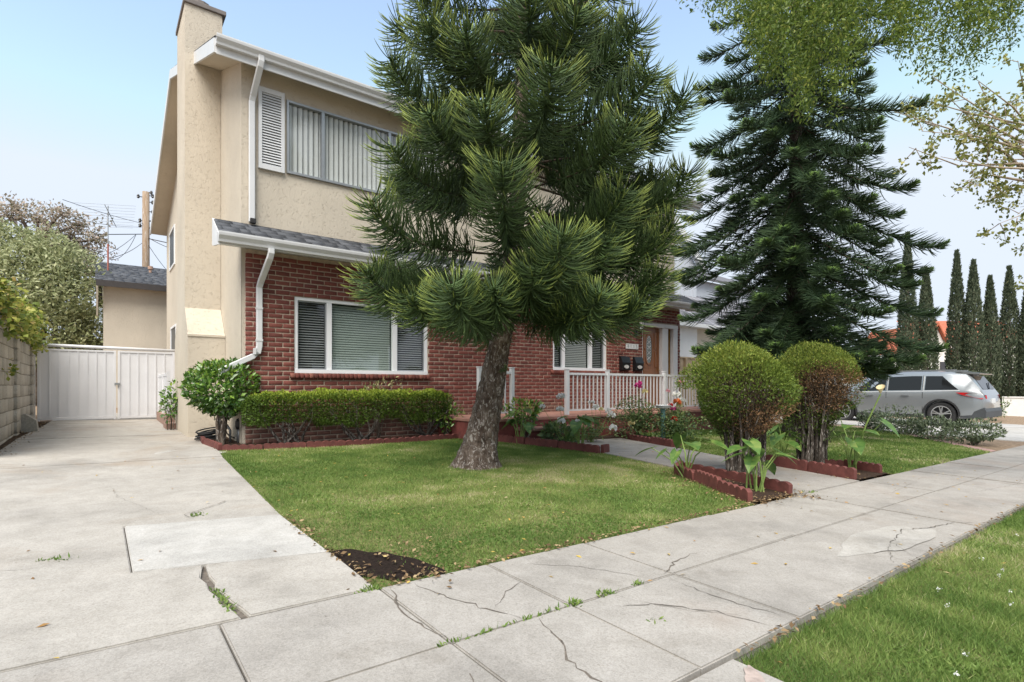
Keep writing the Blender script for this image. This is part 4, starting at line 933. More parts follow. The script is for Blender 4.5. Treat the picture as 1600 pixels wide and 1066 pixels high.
# ------------------------------------------------------------------ scalloped edging
def edging_me(L, h, d, n):
    mb = MB(); pts = [(0, -.04)]; 
    for k in range(n*6+1):
        x = L*k/(n*6); pts.append((x, h-.022+.022*abs(sin(pi*k/6))**.7))
    pts.append((L, -.04)); mb.prism(pts, -d/2, d/2, 'y'); me = bpy.data.meshes.new('edging'); me.from_pydata(mb.v, [], mb.f); me.update(); me.materials.append(M['edge']); return me
M['edge'] = plain('red painted concrete edging', (.128, .038, .031), .8, .3, 14, .5, 70)
EDM = [edging_me(.585, .115, .05, 6), edging_me(.585, .10, .05, 5)]
def edge_line(pts, label, group, seed, h=1.0):
    r = random.Random(seed); carry = .0
    for (x0, y0), (x1, y1) in zip(pts[:-1], pts[1:]):
        L = math.hypot(x1-x0, y1-y0); n = max(1, round(L/.6)); q = L/n
        for k in range(n):
            x, y = x0+(x1-x0)*k/n, y0+(y1-y0)*k/n; o = bpy.data.objects.new('garden_edging', EDM[r.random() < .4]); COL.objects.link(o)
            o.location = (x, y, zg(x, y)+r.uniform(-.012, .006)); o.rotation_euler = (r.gauss(0, .05), math.atan2(-(zg(x1, y1)-zg(x0, y0)), L), math.atan2(y1-y0, x1-x0)+r.gauss(0, .02)); o.scale = (q/.6, 1, h)
            tag(o, label, 'edging', group)
edge_line([(1.34, 10.1), (1.30, 9.4), (1.40, 8.56), (1.9, 8.38), (3.09, 8.33), (4.4, 8.42), (5.25, 8.48)], 'red scalloped concrete edging along the hedge bed below the brick wall', 'edging of the hedge bed', 1, .85)
edge_line([(5.25, 8.48), (5.6, 7.85), (5.95, 6.55), (6.10, 5.74), (6.30, 5.80)], 'red concrete edging of the flower bed between lawn and path, right of the pine trunk', 'edging of the flower bed', 2, 1.1)
edge_line([(8.62, 7.95), (8.15, 6.9), (7.83, 5.72), (8.15, 5.80)], 'red concrete edging in front of the rose bed on the far side of the path', 'edging of the rose bed', 3, 1.15)
edge_line([(5.80, 4.12), (5.46, 3.95), (4.66, 2.60)], 'red concrete edging of the near shrub bed, on its lawn side', 'edging of the near shrub bed', 4, 1.25)
edge_line([(5.39, 2.58), (5.62, 3.25), (5.80, 4.12)], 'red concrete edging of the near shrub bed, on its path side', 'path side of the near shrub bed', 8, 1.1)
edge_line([(6.98, 2.60), (7.30, 3.83)], 'red concrete edging on the path side of the bed with the browned shrub', 'edging of the far shrub bed', 5, 1.15)
edge_line([(7.82, 2.62), (7.95, 3.1), (7.4, 3.85)], 'red concrete edging stub beside the right lawn near the tall calla', 'lawn side of the far shrub bed', 6)
edge_line([(9.0, 8.2), (12.8, 8.2)], 'low red scalloped edging in front of the long porch railing', 'edging of the porch bed', 7, .8)

# ------------------------------------------------------------------ flowers and leafy plants
def calla_leaf(mb, base, r, h, spread, size, ang):
    d = np.array((cos(ang), sin(ang), 0)); b = np.array(base); e = b+d*spread+np.array((0, 0, h)); m_ = b+d*spread*.35+np.array((0, 0, h*.6)); mb.cur = 1
    mb.tube([b, m_, e], [.009, .008, .005], 6, False); mb.cur = 0
    s = np.cross(d, (0, 0, 1)); tilt = r.uniform(-.75, .05); ax = d*cos(tilt)+np.array((0, 0, sin(tilt))); up = np.cross(s, ax)
    pr = [(-.28, .30), (-.05, .40), (.25, .42), (.55, .30), (.82, .12), (1.0, 0)]; C = [e+ax*size*(t+.0)+up*size*(-.18*t*t) for t, w_ in pr]
    for q in (-1, 1):
        Lp = [e]+[C[k]+s*q*size*w_*.85+up*size*.12*w_ for k, (t, w_) in enumerate(pr)]
        ctr = [e, e, C[1]*.0+e+ax*size*.0, C[2], C[3], C[4], C[5]]
        for k in range(1, 6): mb.quad(ctr[k], Lp[k], Lp[k+1], ctr[k+1])
def calla(label, base, n, h, seed, size=.22, flower=None, spread=.22):
    r = random.Random(seed); x, y = base; t = thing('calla_lily', label, 'plant', (x, y, zg(x, y)-.01)); mb = MB()
    for k in range(n): calla_leaf(mb, (r.gauss(0, .03), r.gauss(0, .03), 0), r, h*r.uniform(.55, 1.05), spread*r.uniform(.4, 1.3), size*r.uniform(.7, 1.15), 2*pi*k/n+r.gauss(0, .4))
    o = mb.build('leaves', [M['calla'], M['stem']], t); at_ = o.data.attributes.new('tint', 'FLOAT', 'POINT'); at_.data.foreach_set('value', [r.random() for _ in o.data.vertices])
    if flower:
        fx, fy, fz = flower; mb = MB(); mb.cur = 1; mb.tube([(0, 0, 0), (fx*.5, fy*.5, fz*.6), (fx, fy, fz)], [.012, .01, .008], 7); mb.cur = 0
        for k in range(10):
            a0, a1 = 2*pi*k/10, 2*pi*(k+1)/10; f = lambda a, q: (fx+q*.05*cos(a), fy+q*.05*sin(a), fz+q*.09+.03*cos(a)*q)
            mb.quad(f(a0, .1), f(a1, .1), f(a1, 1), f(a0, 1))
        mb.build('flower', [plain('pale bloom', (.62, .52, .30), .6), M['stem']], t)
    return t
calla('sparse calla lily with drooping leaves at the tip of the near shrub bed', (5.35, 3.72), 7, .48, 1, .22, None, .30)
calla('short calla lily in front of the bigger clipped ball shrub', (5.25, 2.86), 9, .50, 2, .22, None, .14)
calla('tall calla lily with a wilted bloom on a long stem beside the sidewalk', (7.72, 2.92), 8, .68, 3, .26, (.08, -.30, 1.0), .26)
calla('green calla leaves at the foot of the clipped shrub with the dead patch', (7.30, 3.60), 9, .55, 4, .22, None, .16)
calla('pale leaved calla plant at the corner of the flower bed by the path', (6.05, 6.15), 11, .52, 5, .24, None, .20)
calla('calla stems just right of the pine trunk in the flower bed', (5.75, 7.35), 8, .60, 6, .22, None, .16)
petal = {k: leaf_mat(k+' petals', [(0, tuple(x*.8 for x in c)), (1, c)], .3, .5, .3) for k, c in dict(white=(.92, .92, .88), pink=(.62, .06, .28), orange=(.75, .22, .07), red=(.52, .02, .02), blush=(.78, .42, .45), cream=(.75, .66, .35)).items()}
def rose(label, base, rad, h, n, seed, flowers, L=.055):
    r = np.random.default_rng(seed); x, y = base; t = thing('rose_bush', label, 'rose bush', (x, y, zg(x, y))); P, N = clump_surface(n, r, np.array((0, 0, h*.48)), (rad, rad*.8, h*.48), .28, .75, seed); P = P[P[:, 2] > .03]; N = N[:len(P)]
    D = rand_dirs(len(P), r); D[:, 2] *= .5; NN = unit(np.array((0, 0, 1.))+r.normal(0, .45, P.shape)); LL = L*r.uniform(.6, 1.2, len(P)); leaf_mesh('leaves', P, D, NN, LL, LL*.62, M['rose'], t, None, .12, r)
    mb = MB()
    for k in range(12):
        e = np.array((r.normal(0, rad*.5), r.normal(0, rad*.4), h*r.uniform(.6, 1))); mb.tube([(r.normal(0, .03), r.normal(0, .03), 0), e*.5+np.append(r.normal(0, .03, 2), 0), e], [.007, .005, .003], 5, False)
    for f in flowers: e = np.array(f[:3]); mb.tube([(e[0]*.3, e[1]*.3, h*.2), e*.75+np.array((.02, 0, -.05)), e], [.006, .004, .003], 5, False)
    mb.build('stems', M['stem'], t, True)
    for f in flowers:
        c = np.array(f[:3]); q = f[4] if len(f) > 4 else .045; m_ = 18; d = rand_dirs(m_, r); d[:, 2] = np.abs(d[:, 2])*.8-.15; d = unit(d); leaf_mesh('flower', c+d*q*.15, unit(d+r.normal(0, .2, d.shape)), unit(np.cross(d, rand_dirs(m_, r))+np.array((0, 0, .3))), q*1.25, q*1.25, petal[f[3]], t, None, .25, r, .7)
    return t
rose('white flowered rose with tall bare stems in front of the porch steps', (6.35, 6.75), .32, .45, 420, 1, [(-.08, .1, .83, 'white', .065), (-.15, .05, .60, 'white', .06), (-.22, -.05, .42, 'white', .06), (-.45, .15, .66, 'white', .04), (.02, -.2, .4, 'white', .05)])
rose('white rose in front of the left part of the long railing', (7.1, 6.95), .30, .42, 480, 2, [(.0, 0, .72, 'white', .05), (.12, 0, .62, 'white', .055), (.25, 0, .58, 'cream', .04), (.45, 0, .55, 'white', .05), (.47, -.05, .47, 'white', .065), (.35, -.2, .25, 'white', .06)])
rose('rose bush with magenta blooms in the bed across the path', (8.5, 7.05), .55, .75, 2900, 3, [(.0, 0, 1.02, 'pink', .06), (.10, .05, 1.08, 'pink', .05), (.10, -.1, .92, 'cream', .05), (-.3, -.1, .3, 'cream', .06)])
rose('rose bush with orange and red blooms beside the green post', (8.9, 6.45), .55, .55, 2400, 4, [(.18, .1, .73, 'orange', .065), (.24, .1, .68, 'cream', .05), (-.03, .1, .68, 'red', .04), (-.0, .05, .60, 'pink', .045), (-.05, 0, .40, 'red', .055), (-.05, .15, .95, 'blush', .04)])
rose('white and pink rose in front of the right end of the porch railing', (10.1, 7.3), .40, .75, 1000, 5, [(0, 0, .85, 'white', .08), (.2, 0, .72, 'white', .07), (-.2, 0, .62, 'white', .07), (-.45, 0, .62, 'white', .05), (.45, .2, 1.12, 'blush', .07)])
leafy_bush('leafy_plant', 'broad leaved green plant just right of the pine trunk', (6.0, 7.5, zg(6, 7.5)), (.30, .25, .20), .52, 420, .09, M['camellia'], 82, .012, .5, .2, 'plant', stems=6, tintb=.25)
leafy_bush('leafy_plant', 'small leafy plant between the hedge and the pine trunk', (5.15, 8.75, zg(5.1, 8.7)), (.24, .2, .26), .36, 320, .08, M['camellia'], 83, .008, .5, .2, 'plant', tintb=.2)
leafy_bush('leafy_plant', 'dark broad leaved plant at the left end of the porch step', (6.35, 7.1, zg(6.4, 7.1)), (.30, .2, .16), .20, 260, .12, M['rose'], 84, .008, .6, .2, 'plant')
leafy_bush('leafy_plant', 'tiny bright green plant low behind the flower bed edging', (6.25, 6.6, zg(6.3, 6.6)), (.14, .12, .08), .10, 200, .05, M['calla'], 85, .005, .5, .2, 'plant', stems=3)
leafy_bush('leafy_plant', 'yellowish green low plant under the right end of the porch railing', (11.6, 7.95, zg(11.6, 8)), (.7, .22, .18), .20, 620, .10, M['calla'], 86, .008, .5, .2, 'plant')
leafy_bush('variegated_shrub', 'small pale variegated shrub rising behind the hedge under the window', (3.95, 9.06, zg(3.9, 9)), (.30, .10, .22), .82, 220, .07, leaf_mat('variegated leaves', [(0, (.12, .17, .05)), (1, (.55, .52, .26))], .2), 87, .01, .35, .25, 'shrub', stems=6)
leafy_bush('leafy_plant', 'potted green plant beside the side step near the gate', (1.12, 12.2, zg(1.1, 12.2)), (.16, .2, .30), .50, 300, .09, M['camellia'], 88, .01, .5, .2, 'plant', stems=5)
for i, (px, py, w_, lab) in enumerate([(1370, 668, .55, 'leftmost grey green low shrub along the brick border, beside the calla'), (1415, 676, .6, 'second grey green low shrub along the brick border, below the car wheel'), (1462, 684, .55, 'third grey green low shrub along the brick border, behind the right lawn'), (1520, 693, .62, 'grey green low shrub nearest the sidewalk at the end of the brick border')]):
    x, y, z = at(px, py, [14.6, 13.3, 12.2, 11.2][i]); leafy_bush('low_shrub', lab, (x, y, zg(x, y)-.02), (w_, w_*.8, .27), .26, 1500, .07, M['grey_shrub'], 90+i, .008, .5, .25, 'shrub', 'low shrubs along the brick border')
leafy_bush('low_shrub', 'small spiky green shrub by the white street wall, far right', (27.5, 5.5, zg(22, 5.5)), (.7, .6, .35), .35, 600, .12, M['rose'], 96, .008, .3, .25, 'shrub')
x, y, z = at(1036, 660, 10.6); t = thing('bird_bath', 'white dish on a green post among the roses', 'bird bath', (x, y, zg(x, y)))
mb = MB(); mb.tube([(0, 0, 0), (0, 0, .60)], .045, 12); mb.build('post', M['greenpost'], t); mb = MB(); mb.lathe([(.04, .60), (.12, .62), (.15, .67), (.14, .675), (.11, .64), (0, .63)], (0, 0, 0), 20); mb.build('dish', M['trim'], t)

# hose, standpipe and valves by the chimney foot
hx, hy = 1.46, 9.92; mb = MB(); r = random.Random(2); pts = []
for k in range(150):
    a = k*.25; q = .17+.04*sin(k*.11)+r.gauss(0, .004); pts.append((q*1.1*cos(a), q*.8*sin(a), .025+.16*k/150*(1+.3*sin(a*1.0+1))))
mb.tube(pts+[(.25, -.1, .06), (.36, -.16, .02)], .012, 6); o = mb.build('garden_hose', M['rubber'], None, True); o.location = (hx, hy, zg(hx, hy)); tag(o, 'coiled black garden hose on the ground at the foot of the chimney', 'hose')
t = thing('standpipe', 'grey water pipes with a black valve beside the coiled hose', 'pipe', (1.66, 9.55, zg(1.66, 9.55)))
mb = MB(); mb.tube([(-.16, .1, .0), (-.16, .1, .30), (-.12, .1, .34), (-.02, .06, .26), (.02, .05, .18), (.02, .05, 0)], .018, 8); mb.tube([(.12, -.08, -.02), (.12, -.08, .24)], .03, 10); mb.build('pipe', M['pipe'], t, True)
mb = MB(); mb.lathe([(.035, .2), (.05, .24), (.055, .33), (.03, .37), (0, .38)], (.12, -.08, 0), 12); mb.build('valve', M['black'], t)
mb = MB(); mb.bar((-.2, .1, .36), (-.12, .1, .37), .02, .012); mb.build('handle', M['pipe'], t)

# ------------------------------------------------------------------ gate and block wall beside the driveway
gz = .24; t = thing('driveway_gate', 'white ribbed metal double gate closing the driveway', 'gate', (-1.02, 15.35, gz))
for x0, x1 in ((.0, 1.36), (1.39, 2.50)):
    mb = MB(); n = round((x1-x0-.08)/.165); q = (x1-x0-.08)/n
    for k in range(n):
        a = x0+.04+k*q; mb.box(a+.006, a+q-.006, -.004, .004, .07, 1.52); mb.box(a-.012 if k else a, a+.012, -.018, .0, .071, 1.519)
    pn = mb.build('gate_leaf', M['gatewhite'], t); mb = MB()
    mb.box(x0, x0+.045, -.025, .025, .0, 1.56, .004); mb.box(x1-.045, x1, -.025, .025, .0, 1.56, .004); mb.box(x0+.046, x1-.046, -.022, .022, .02, .065); mb.box(x0+.046, x1-.046, -.022, .022, 1.522, 1.56); mb.build('leaf_frame', M['gatewhite'], pn)
mb = MB(); mb.tube([(-.05, 0, 1.64), (2.6, 0, 1.60)], .035, 10); mb.build('top_bar', M['gatewhite'], t, True)
mb = MB(); mb.box(-.09, -.03, -.03, .03, -.05, 1.66, .004); mb.build('post', M['gatewhite'], t); mb = MB(); mb.box(2.52, 2.58, -.03, .03, -.05, 1.63, .004); mb.build('post', M['gatewhite'], t)
mb = MB(); mb.box(1.33, 1.43, -.05, -.025, .78, .83, .004); mb.lathe([(.012, 0), (.014, .05)], (1.40, -.04, .72), 8); mb.build('latch', M['pipe'], t)
wall = thing('block_wall', 'grey concrete block wall along the left edge of the driveway', 'wall', (-1.1, 11, 0)); r = np.random.default_rng(31); B = []
for i in range(-1, 10):
    z0 = .0+i*.203+.0; y = 9.0+(i % 2)*.203-.203
    while y < 15.25: B.append((y, min(y+.396, 15.3), 0, .19, z0, z0+.192)); y += .406
V, F, n = boxes_np(B, .0025, r, .006); V = np.stack([-V[:, 1], V[:, 0]-11, V[:, 2]], 1); link('blocks', np_mesh('blocks', V, F[:, ::-1], {'tint': np.repeat(r.random(n), 12)}), M['block'], wall)
B = []
for yp in (12.15, 14.88):
    for i in range(-1, 10): B.append((yp, yp+.40, -.045, .10, i*.203+.008, i*.203+.199))
V, F, n = boxes_np(B, .0025, r, .006); V = np.stack([-V[:, 1], V[:, 0]-11, V[:, 2]], 1); link('pilaster', np_mesh('pilaster', V, F[:, ::-1], {'tint': np.repeat(r.random(n), 12)}), M['block'], wall)
mb = MB(); mb.box(-.18, -.006, -2.0, 4.3, -.2, 1.98); mb.build('mortar', plain('dark wall joints', (.17, .155, .13), .95), wall)
mb = MB(); mb.box(-.2, .02, -2.2, 4.3, 2.025, 2.075, .006); mb.build('coping', M['block'], wall)
b = MB(); b.prism([(0, 0), (.22, 0), (.20, .2), (.05, .32), (0, .3)], -.14, .14, 'y'); o = b.build('broken_block', M['block']); o.location = (-1.05, 12.75, zg(-1, 12.7)-.01); tag(o, 'broken concrete block leaning against the foot of the grey wall', 'block')
M['ivy'] = leaf_mat('yellow green vine leaves', [(0, (.08, .12, .02)), (.5, (.20, .25, .04)), (.9, (.38, .38, .08)), (1, (.5, .36, .14))], .3, .5, .3)
r = np.random.default_rng(33); n = 5200; y = 10.0+5.4*r.random(n); hh = .40*vnoise(y, y*0, .9, 4)+.12
P = np.stack([-1.16+r.normal(0, .13, n), y, 2.05+hh*(1-1.9*r.random(n)**1.3)], 1); k = (P[:, 2] > 2.02) | (P[:, 0] > -1.08); P = P[k]; P[:, 0] += np.where(P[:, 2] < 2.02, .03, 0)
k = vnoise(P[:, 1], P[:, 2], 2.5, 6) > .3; P = P[k]
D = unit(r.normal(0, .6, P.shape)+np.array((.4, 0, -.2))); o = leaf_mesh('vine', P, D, unit(np.array((.5, -.3, .8))+r.normal(0, .4, P.shape)), .085, .075, M['ivy'], None, None, .15, r); tag(o, 'yellow green vine spilling over the top of the block wall', 'vine')
r = np.random.default_rng(34); o = None
P = np.array((-1.02, 10.85, 1.22))+r.normal(0, 1, (26, 3))*np.array((.04, .16, .06)); o = leaf_mesh('vine_shoot', P, unit(r.normal(0, .6, P.shape)+np.array((.5, 0, 0))), unit(np.array((.5, -.3, .8))+r.normal(0, .4, P.shape)), .08, .05, M['ivy'], None, None, .15, r); tag(o, 'small vine shoot growing out of the face of the block wall', 'vine')

# ------------------------------------------------------------------ trees beyond the gate
def crown_cloud(centres, n, r, L, W, mat, parent, name='crown', shell=.7, lump=.16):
    Ps, Ns = [], []; tot = sum(np.prod(c[3:6])**(2/3) for c in centres)
    for i, c in enumerate(centres):
        m_ = int(n*np.prod(c[3:6])**(2/3)/tot); P, N = clump_surface(m_, r, np.array(c[:3]), c[3:6], lump, shell, 100+i); Ps.append(P); Ns.append(N)
    P = np.concatenate(Ps); N = np.concatenate(Ns); D = unit(N*.4+r.normal(0, .6, P.shape)); LL = L*r.uniform(.6, 1.25, len(P))
    return leaf_mesh(name, P, D, unit(N*.6+np.array((0, 0, .5))+r.normal(0, .5, P.shape)), LL, LL*W, mat, parent, None, .15, r)
def limb_tree(t, base, forks, r, mat, r0=.1, twigs=0):
    mb = MB(); b = np.array(base, float)
    for f in forks:
        f = np.array(f, float); m_ = b+(f-b)*.5+np.append(r.normal(0, .1, 2), .12); mb.tube([b, m_, f], [r0, r0*.6, r0*.22], 7, False)
        for k in range(twigs):
            s0 = m_+(f-m_)*r.random(); e = s0+rand_dirs(1, r)[0]*np.array((.7, .7, .5))*.9; mb.tube([s0, (s0+e)/2+r.normal(0, .05, 3), e], [r0*.2, r0*.12, .004], 5, False)
    return mb.build('trunk', mat, t, True)
M['olive'] = leaf_mat('dusty olive foliage', [(0, (.16, .185, .075)), (.5, (.33, .36, .18)), (1, (.50, .51, .30))], .3, .55, .25)
M['dusty'] = leaf_mat('dusty pink foliage', [(0, (.16, .15, .08)), (.5, (.34, .29, .22)), (1, (.52, .42, .35))], .3, .6, .2)
r = np.random.default_rng(41); c0 = at(50, 560, 18.5); t = thing('broadleaf_tree', 'bushy pale green tree behind the block wall and the white gate', 'tree', (c0[0], c0[1], .2)); g = lambda px, py, tt: at(px, py, tt)-np.array((c0[0], c0[1], .2))
cs = [(*g(40, 440, 18.5), 1.6, 1.6, 1.5), (*g(100, 470, 18.5), 1.15, 1.2, 1.2), (*g(10, 390, 18.8), 1.2, 1.2, 1.1), (*g(85, 410, 18.8), 1.0, 1.0, .95), (*g(60, 530, 18), 1.5, 1.3, 1.2), (*g(-40, 480, 18), 1.6, 1.6, 1.6), (*g(125, 520, 19), .7, .8, .8)]
crown_cloud(cs, 30000, r, .15, .42, M['olive'], t, shell=.6, lump=.2); limb_tree(t, (0, 0, -.3), [c[:3] for c in cs], r, M['bark2'], .14)
c0 = at(55, 400, 22.5); t = thing('broadleaf_tree', 'thin dusty pink tree with bare brown branches above the pale green tree', 'tree', (c0[0], c0[1], .2)); g = lambda px, py, tt: at(px, py, tt)-np.array((c0[0], c0[1], .2))
fk = [g(px, py, 22.5+q) for px, py, q in ((10, 335, 0), (60, 340, .5), (95, 335, -.5), (110, 370, 0), (135, 395, .4), (150, 375, 0), (25, 325, .6), (80, 365, -.6), (125, 350, .3), (-20, 350, 0), (100, 400, .5), (140, 420, 0))]
limb_tree(t, g(50, 395, 22.5), fk, r, M['limb'], .12, 7); mb = MB(); mb.tube([(0, 0, -.3), (.05, 0, 2), g(50, 395, 22.5)], [.2, .17, .13], 9); mb.build('trunk', M['bark2'], t, True)
crown_cloud([(*f, .75, .75, .42) for f in fk], 5200, r, .15, .45, M['dusty'], t, shell=.95, lump=.3)
c0 = at(135, 470, 25); t = thing('broadleaf_tree', 'olive green tree between the pale green tree and the far stucco house', 'tree', (c0[0]-.6, c0[1], .2)); g = lambda px, py, tt: at(px, py, tt)-np.array((c0[0]-.6, c0[1], .2))
cs = [(*g(120, 440, 25), 1.0, 1.0, 1.0), (*g(140, 500, 25), .7, .8, 1.0), (*g(110, 400, 25), .8, .8, .6)]; crown_cloud(cs, 3600, r, .16, .45, M['olive'], t, shell=.7, lump=.3); limb_tree(t, (0, 0, -.3), [c[:3] for c in cs], r, M['bark2'], .12)

# ------------------------------------------------------------------ house behind the gate, antenna, pole and wires
fh = thing('stucco_house', 'plain cream stucco house with dark grey roof behind the white gate', 'house', (.16, 22.5, .3)); mb = MB(); mb.box(0, 9, 0, 6, -.3, 4.15); mb.prism([(-.35, 4.13), (0, 4.13), (3, 5.15), (6, 4.13), (6, 4.0), (0, 4.0)], 0, 9, 'x'); mb.build('wall', M['stucco2'], fh)
V, F, T = shingles(-.22, 9.2, -.42, 4.13, 3.0, 5.33, 22, 44, (.18, .34), .006); link('roof', np_mesh('roof', V, F, {'tint': T}), M['shingle'], fh); mb = MB(); mb.prism([(-.38, 4.06), (3, 5.24), (6.4, 4.06), (6.4, 4.1), (3, 5.29), (-.38, 4.11)], -.2, 9.2, 'x'); mb.box(-.2, 9.2, -.44, -.40, 3.94, 4.14); mb.build('eave', plain('dark eave board', (.045, .04, .04), .8), fh)
mb = MB(); mb.prism([(-.36, 3.88), (-.36, 4.05), (.0, 4.16), (.0, 3.0)], -.19, -.14, 'x'); mb.build('barge_board', M['stucco2'], fh)
mb = MB(); mb.lathe([(.05, 0), (.05, .3), (.085, .31), (.085, .42), (0, .44)], (1.42, 1.9, 4.75), 10); mb.build('vent_pipe', plain('rusty vent pipe', (.42, .27, .2), .8), fh)
t = thing('antenna', 'old television antenna mast on the far house roof', 'antenna', (.30, 23.9, 5.0)); mb = MB(); mb.tube([(0, 0, -.05), (0, 0, 1.0)], .03, 6); mb.build('mast_foot', plain('rust red mast', (.35, .12, .09), .8), t); mb = MB(); mb.tube([(0, 0, 1), (0, 0, 2.35)], .018, 6); mb.build('mast', M['pipe'], t)
mb = MB(); mb.bar((-.1, -.3, 2.30), (.25, .5, 1.75), .016, .016); mb.build('boom', M['pipe'], t)
for k in range(9): q = k/8; c = np.array((-.1+.35*q, -.3+.8*q, 2.30-.55*q)); L = 1.1-.5*q; mb = MB(); mb.tube([c+np.array((-L*.8, L*.4, 0)), c, c+np.array((L*.8, -L*.4, 0))], .004, 4); mb.build('element', M['pipe'], t)
pl = at(228, 603, 24); t = thing('utility_pole', 'weathered wooden utility pole with grey transformer behind the houses', 'utility pole', (pl[0], pl[1], .2)); mb = MB(); mb.tube([(0, 0, -.5), (0, 0, 5), (0, 0, 9.35)], [.16, .145, .135], 12); mb.build('pole', M['wood_pole'], t, True)
zp = lambda py: 1+(603-py)/850*24-.2
mb = MB(); mb.lathe([(0, -.30), (.20, -.29), (.21, .22), (.19, .28), (.06, .31), (0, .31)], (.42, -.1, zp(351)), 16); mb.build('transformer', plain('grey transformer', (.42, .46, .5), .5), t, True)
mb = MB(); mb.bar((0, 0, zp(345)), (.3, -.08, zp(345)), .05, .05); mb.bar((0, 0, zp(356)), (.3, -.08, zp(356)), .05, .05); mb.build('bracket', M['black'], t)
for dx, py in ((-.28, 309), (.25, 305), (.25, 315), (.25, 330), (-.22, 346), (-.22, 354), (.2, 300)):
    mb = MB(); mb.bar((0, 0, zp(py)), (dx, 0, zp(py)), .03, .03); mb.lathe([(.03, -.08), (.06, -.04), (.04, 0), (.06, .03), (.03, .09)], (dx, 0, zp(py)), 8); mb.build('insulator', M['black'], t)
def wire(a, b, sag, rad, label):
    a, b = np.array(a, float), np.array(b, float); q = np.linspace(0, 1, 14)[:, None]; P = a+(b-a)*q; P[:, 2] -= 4*sag*(q[:, 0]*(1-q[:, 0])); mb = MB(); mb.tube(list(P), rad, 4, False); o = mb.build('power_line', M['black']); tag(o, label, 'wire', 'overhead wires')
wire(at(226, 350, 24), at(98, 312, 19), .05, .010, 'highest overhead wire running left from the pole past the antenna top'); wire(at(226, 355, 24), at(60, 325, 21), .2, .006, 'thin wire just under the highest one, left of the pole')
wire(at(228, 366, 24), at(-40, 368, 24), .0, .018, 'thick horizontal cable left of the pole at transformer foot height'); wire(at(212, 367, 24), at(160, 400, 21), .1, .012, 'cable sloping from the pole down to the far house roof'); wire(at(212, 368, 24), at(170, 405, 21.5), .35, .012, 'slack cable hanging between the pole and the antenna foot')
wire(at(222, 380, 24), at(168, 404, 21.5), .12, .012, 'lower cable from the pole toward the antenna foot'); wire(at(232, 373, 24), at(268, 381, 22), .0, .018, 'cable running right from the pole behind the chimney house'); wire(at(232, 383, 24), at(262, 424, 22.6), .05, .014, 'steep cable right of the pole going down to the roof'); wire(at(228, 369, 24), at(300, 395, 24), .15, .012, 'second cable right of the pole, curving down behind the house')
sh = at(130, 600, 20.6); t = thing('garden_shed', 'pale green shed gable seen between the tree and the far stucco house', 'shed', (sh[0], sh[1], .2)); mb = MB(); mb.prism([(-1.0, 0), (.62, 0), (.62, 2.35), (-.1, 3.12), (-1.0, 2.6)], 0, 2, 'y'); mb.build('wall', plain('pale green siding', (.5, .54, .45), .8), t)
mb = MB(); mb.bar((.70, .0, 2.30), (-.12, .0, 3.16), .06, .2, (0, 1, 0)); mb.build('barge_board', M['trim'], t)

# ------------------------------------------------------------------ neighbours on the right
M['siding'] = plain('grey board siding', (.46, .49, .54), .7, .05, 2, .05); M['tile'] = plain('red clay tile', (.42, .12, .06), .8, .35, 9, .6, 14, bdist=.05); M['whitewall'] = plain('white stucco wall', (.74, .73, .70), .9, .08, 3, .3, 40)
nh = thing('neighbour_house', 'light grey board sided house with grey shingle roof right of the brick house', 'house', (15.2, 13, -.1)); X0 = 15.2
def nbx(mb, name, mat, p=None): mb.v = [(x-X0, y-13, z+.1) for x, y, z in mb.v]; return mb.build(name, mat, p or nh)
mb = MB(); mb.prism([(15.0, 0), (19.6, 0), (19.6, 5.95), (17.4, 7.8), (15.0, 7.8)], 13.2, 21, 'y'); mb.box(19.6, 27, 14.5, 21, 0, 5.8); nbx(mb, 'wall', M['siding']); mb = MB()
for k in range(15): mb.box(15.1+k*.3, 15.13+k*.3, 13.17, 13.199, 3, min(7.7, 5.95+1.85*(19.6-15.1-k*.3)/2.2))
nbx(mb, 'batten', M['siding']); mb = MB(); mb.bar((17.2, 13.05, 8.05), (19.85, 13.05, 5.85), .3, .16, (0, 1, 0)); nbx(mb, 'barge_board', M['trim']); mb = MB(); mb.bar((17.2, 16.8, 8.17), (19.9, 16.8, 5.93), 8.0, .08, (0, 1, 0)); mb.prism([(14.2, 5.75), (18, 7.4), (18, 7.5), (14.2, 5.88)], 19.6, 27.4, 'x'); nbx(mb, 'upper_roof', M['shingle2'])
mb = MB(); mb.box(19.9, 21.2, 14.44, 14.5, 4.55, 5.3); wf = nbx(mb, 'window', M['trim']); mb = MB(); mb.box(19.98, 20.5, 14.42, 14.438, 4.62, 5.22); mb.box(20.58, 21.12, 14.42, 14.438, 4.62, 5.22); nbx(mb, 'pane', plain('greenish window glass', (.22, .32, .30), .1), wf)
mb = MB(); mb.box(14.6, 27, 11.2, 13.19, 0, 3.1); nbx(mb, 'ground_floor', M['stucco2']); mb = MB(); mb.box(15.62, 16.6, 11.15, 11.199, 0, 3.0); nbx(mb, 'wall_trim', M['trim']); mb = MB(); mb.box(14.55, 14.60, 11.12, 11.3, 0, 3.1); nbx(mb, 'drain_pipe', M['black'])
V, F, T = shingles(14.2, 27.4, 10.8, 3.10, 13.4, 4.75, 12, 47, (.25, .4)); link('lower_roof', np_mesh('lower_roof', V-np.array((X0, 13, -.1)), F, {'tint': T}), M['shingle2'], nh); mb = MB(); mb.prism([(10.78, 2.98), (10.78, 3.09), (13.19, 4.6), (13.19, 3.05)], 14.3, 27.3, 'x'); nbx(mb, 'eave', M['trim'])
fe = thing('wood_fence', 'new light wooden board fence between the brick house and its neighbour', 'fence', (13.2, 10.2, 0)); mb = MB()
for k in range(17): mb.box(k*.16, k*.16+.152, 0, .02, -.1, 1.86)
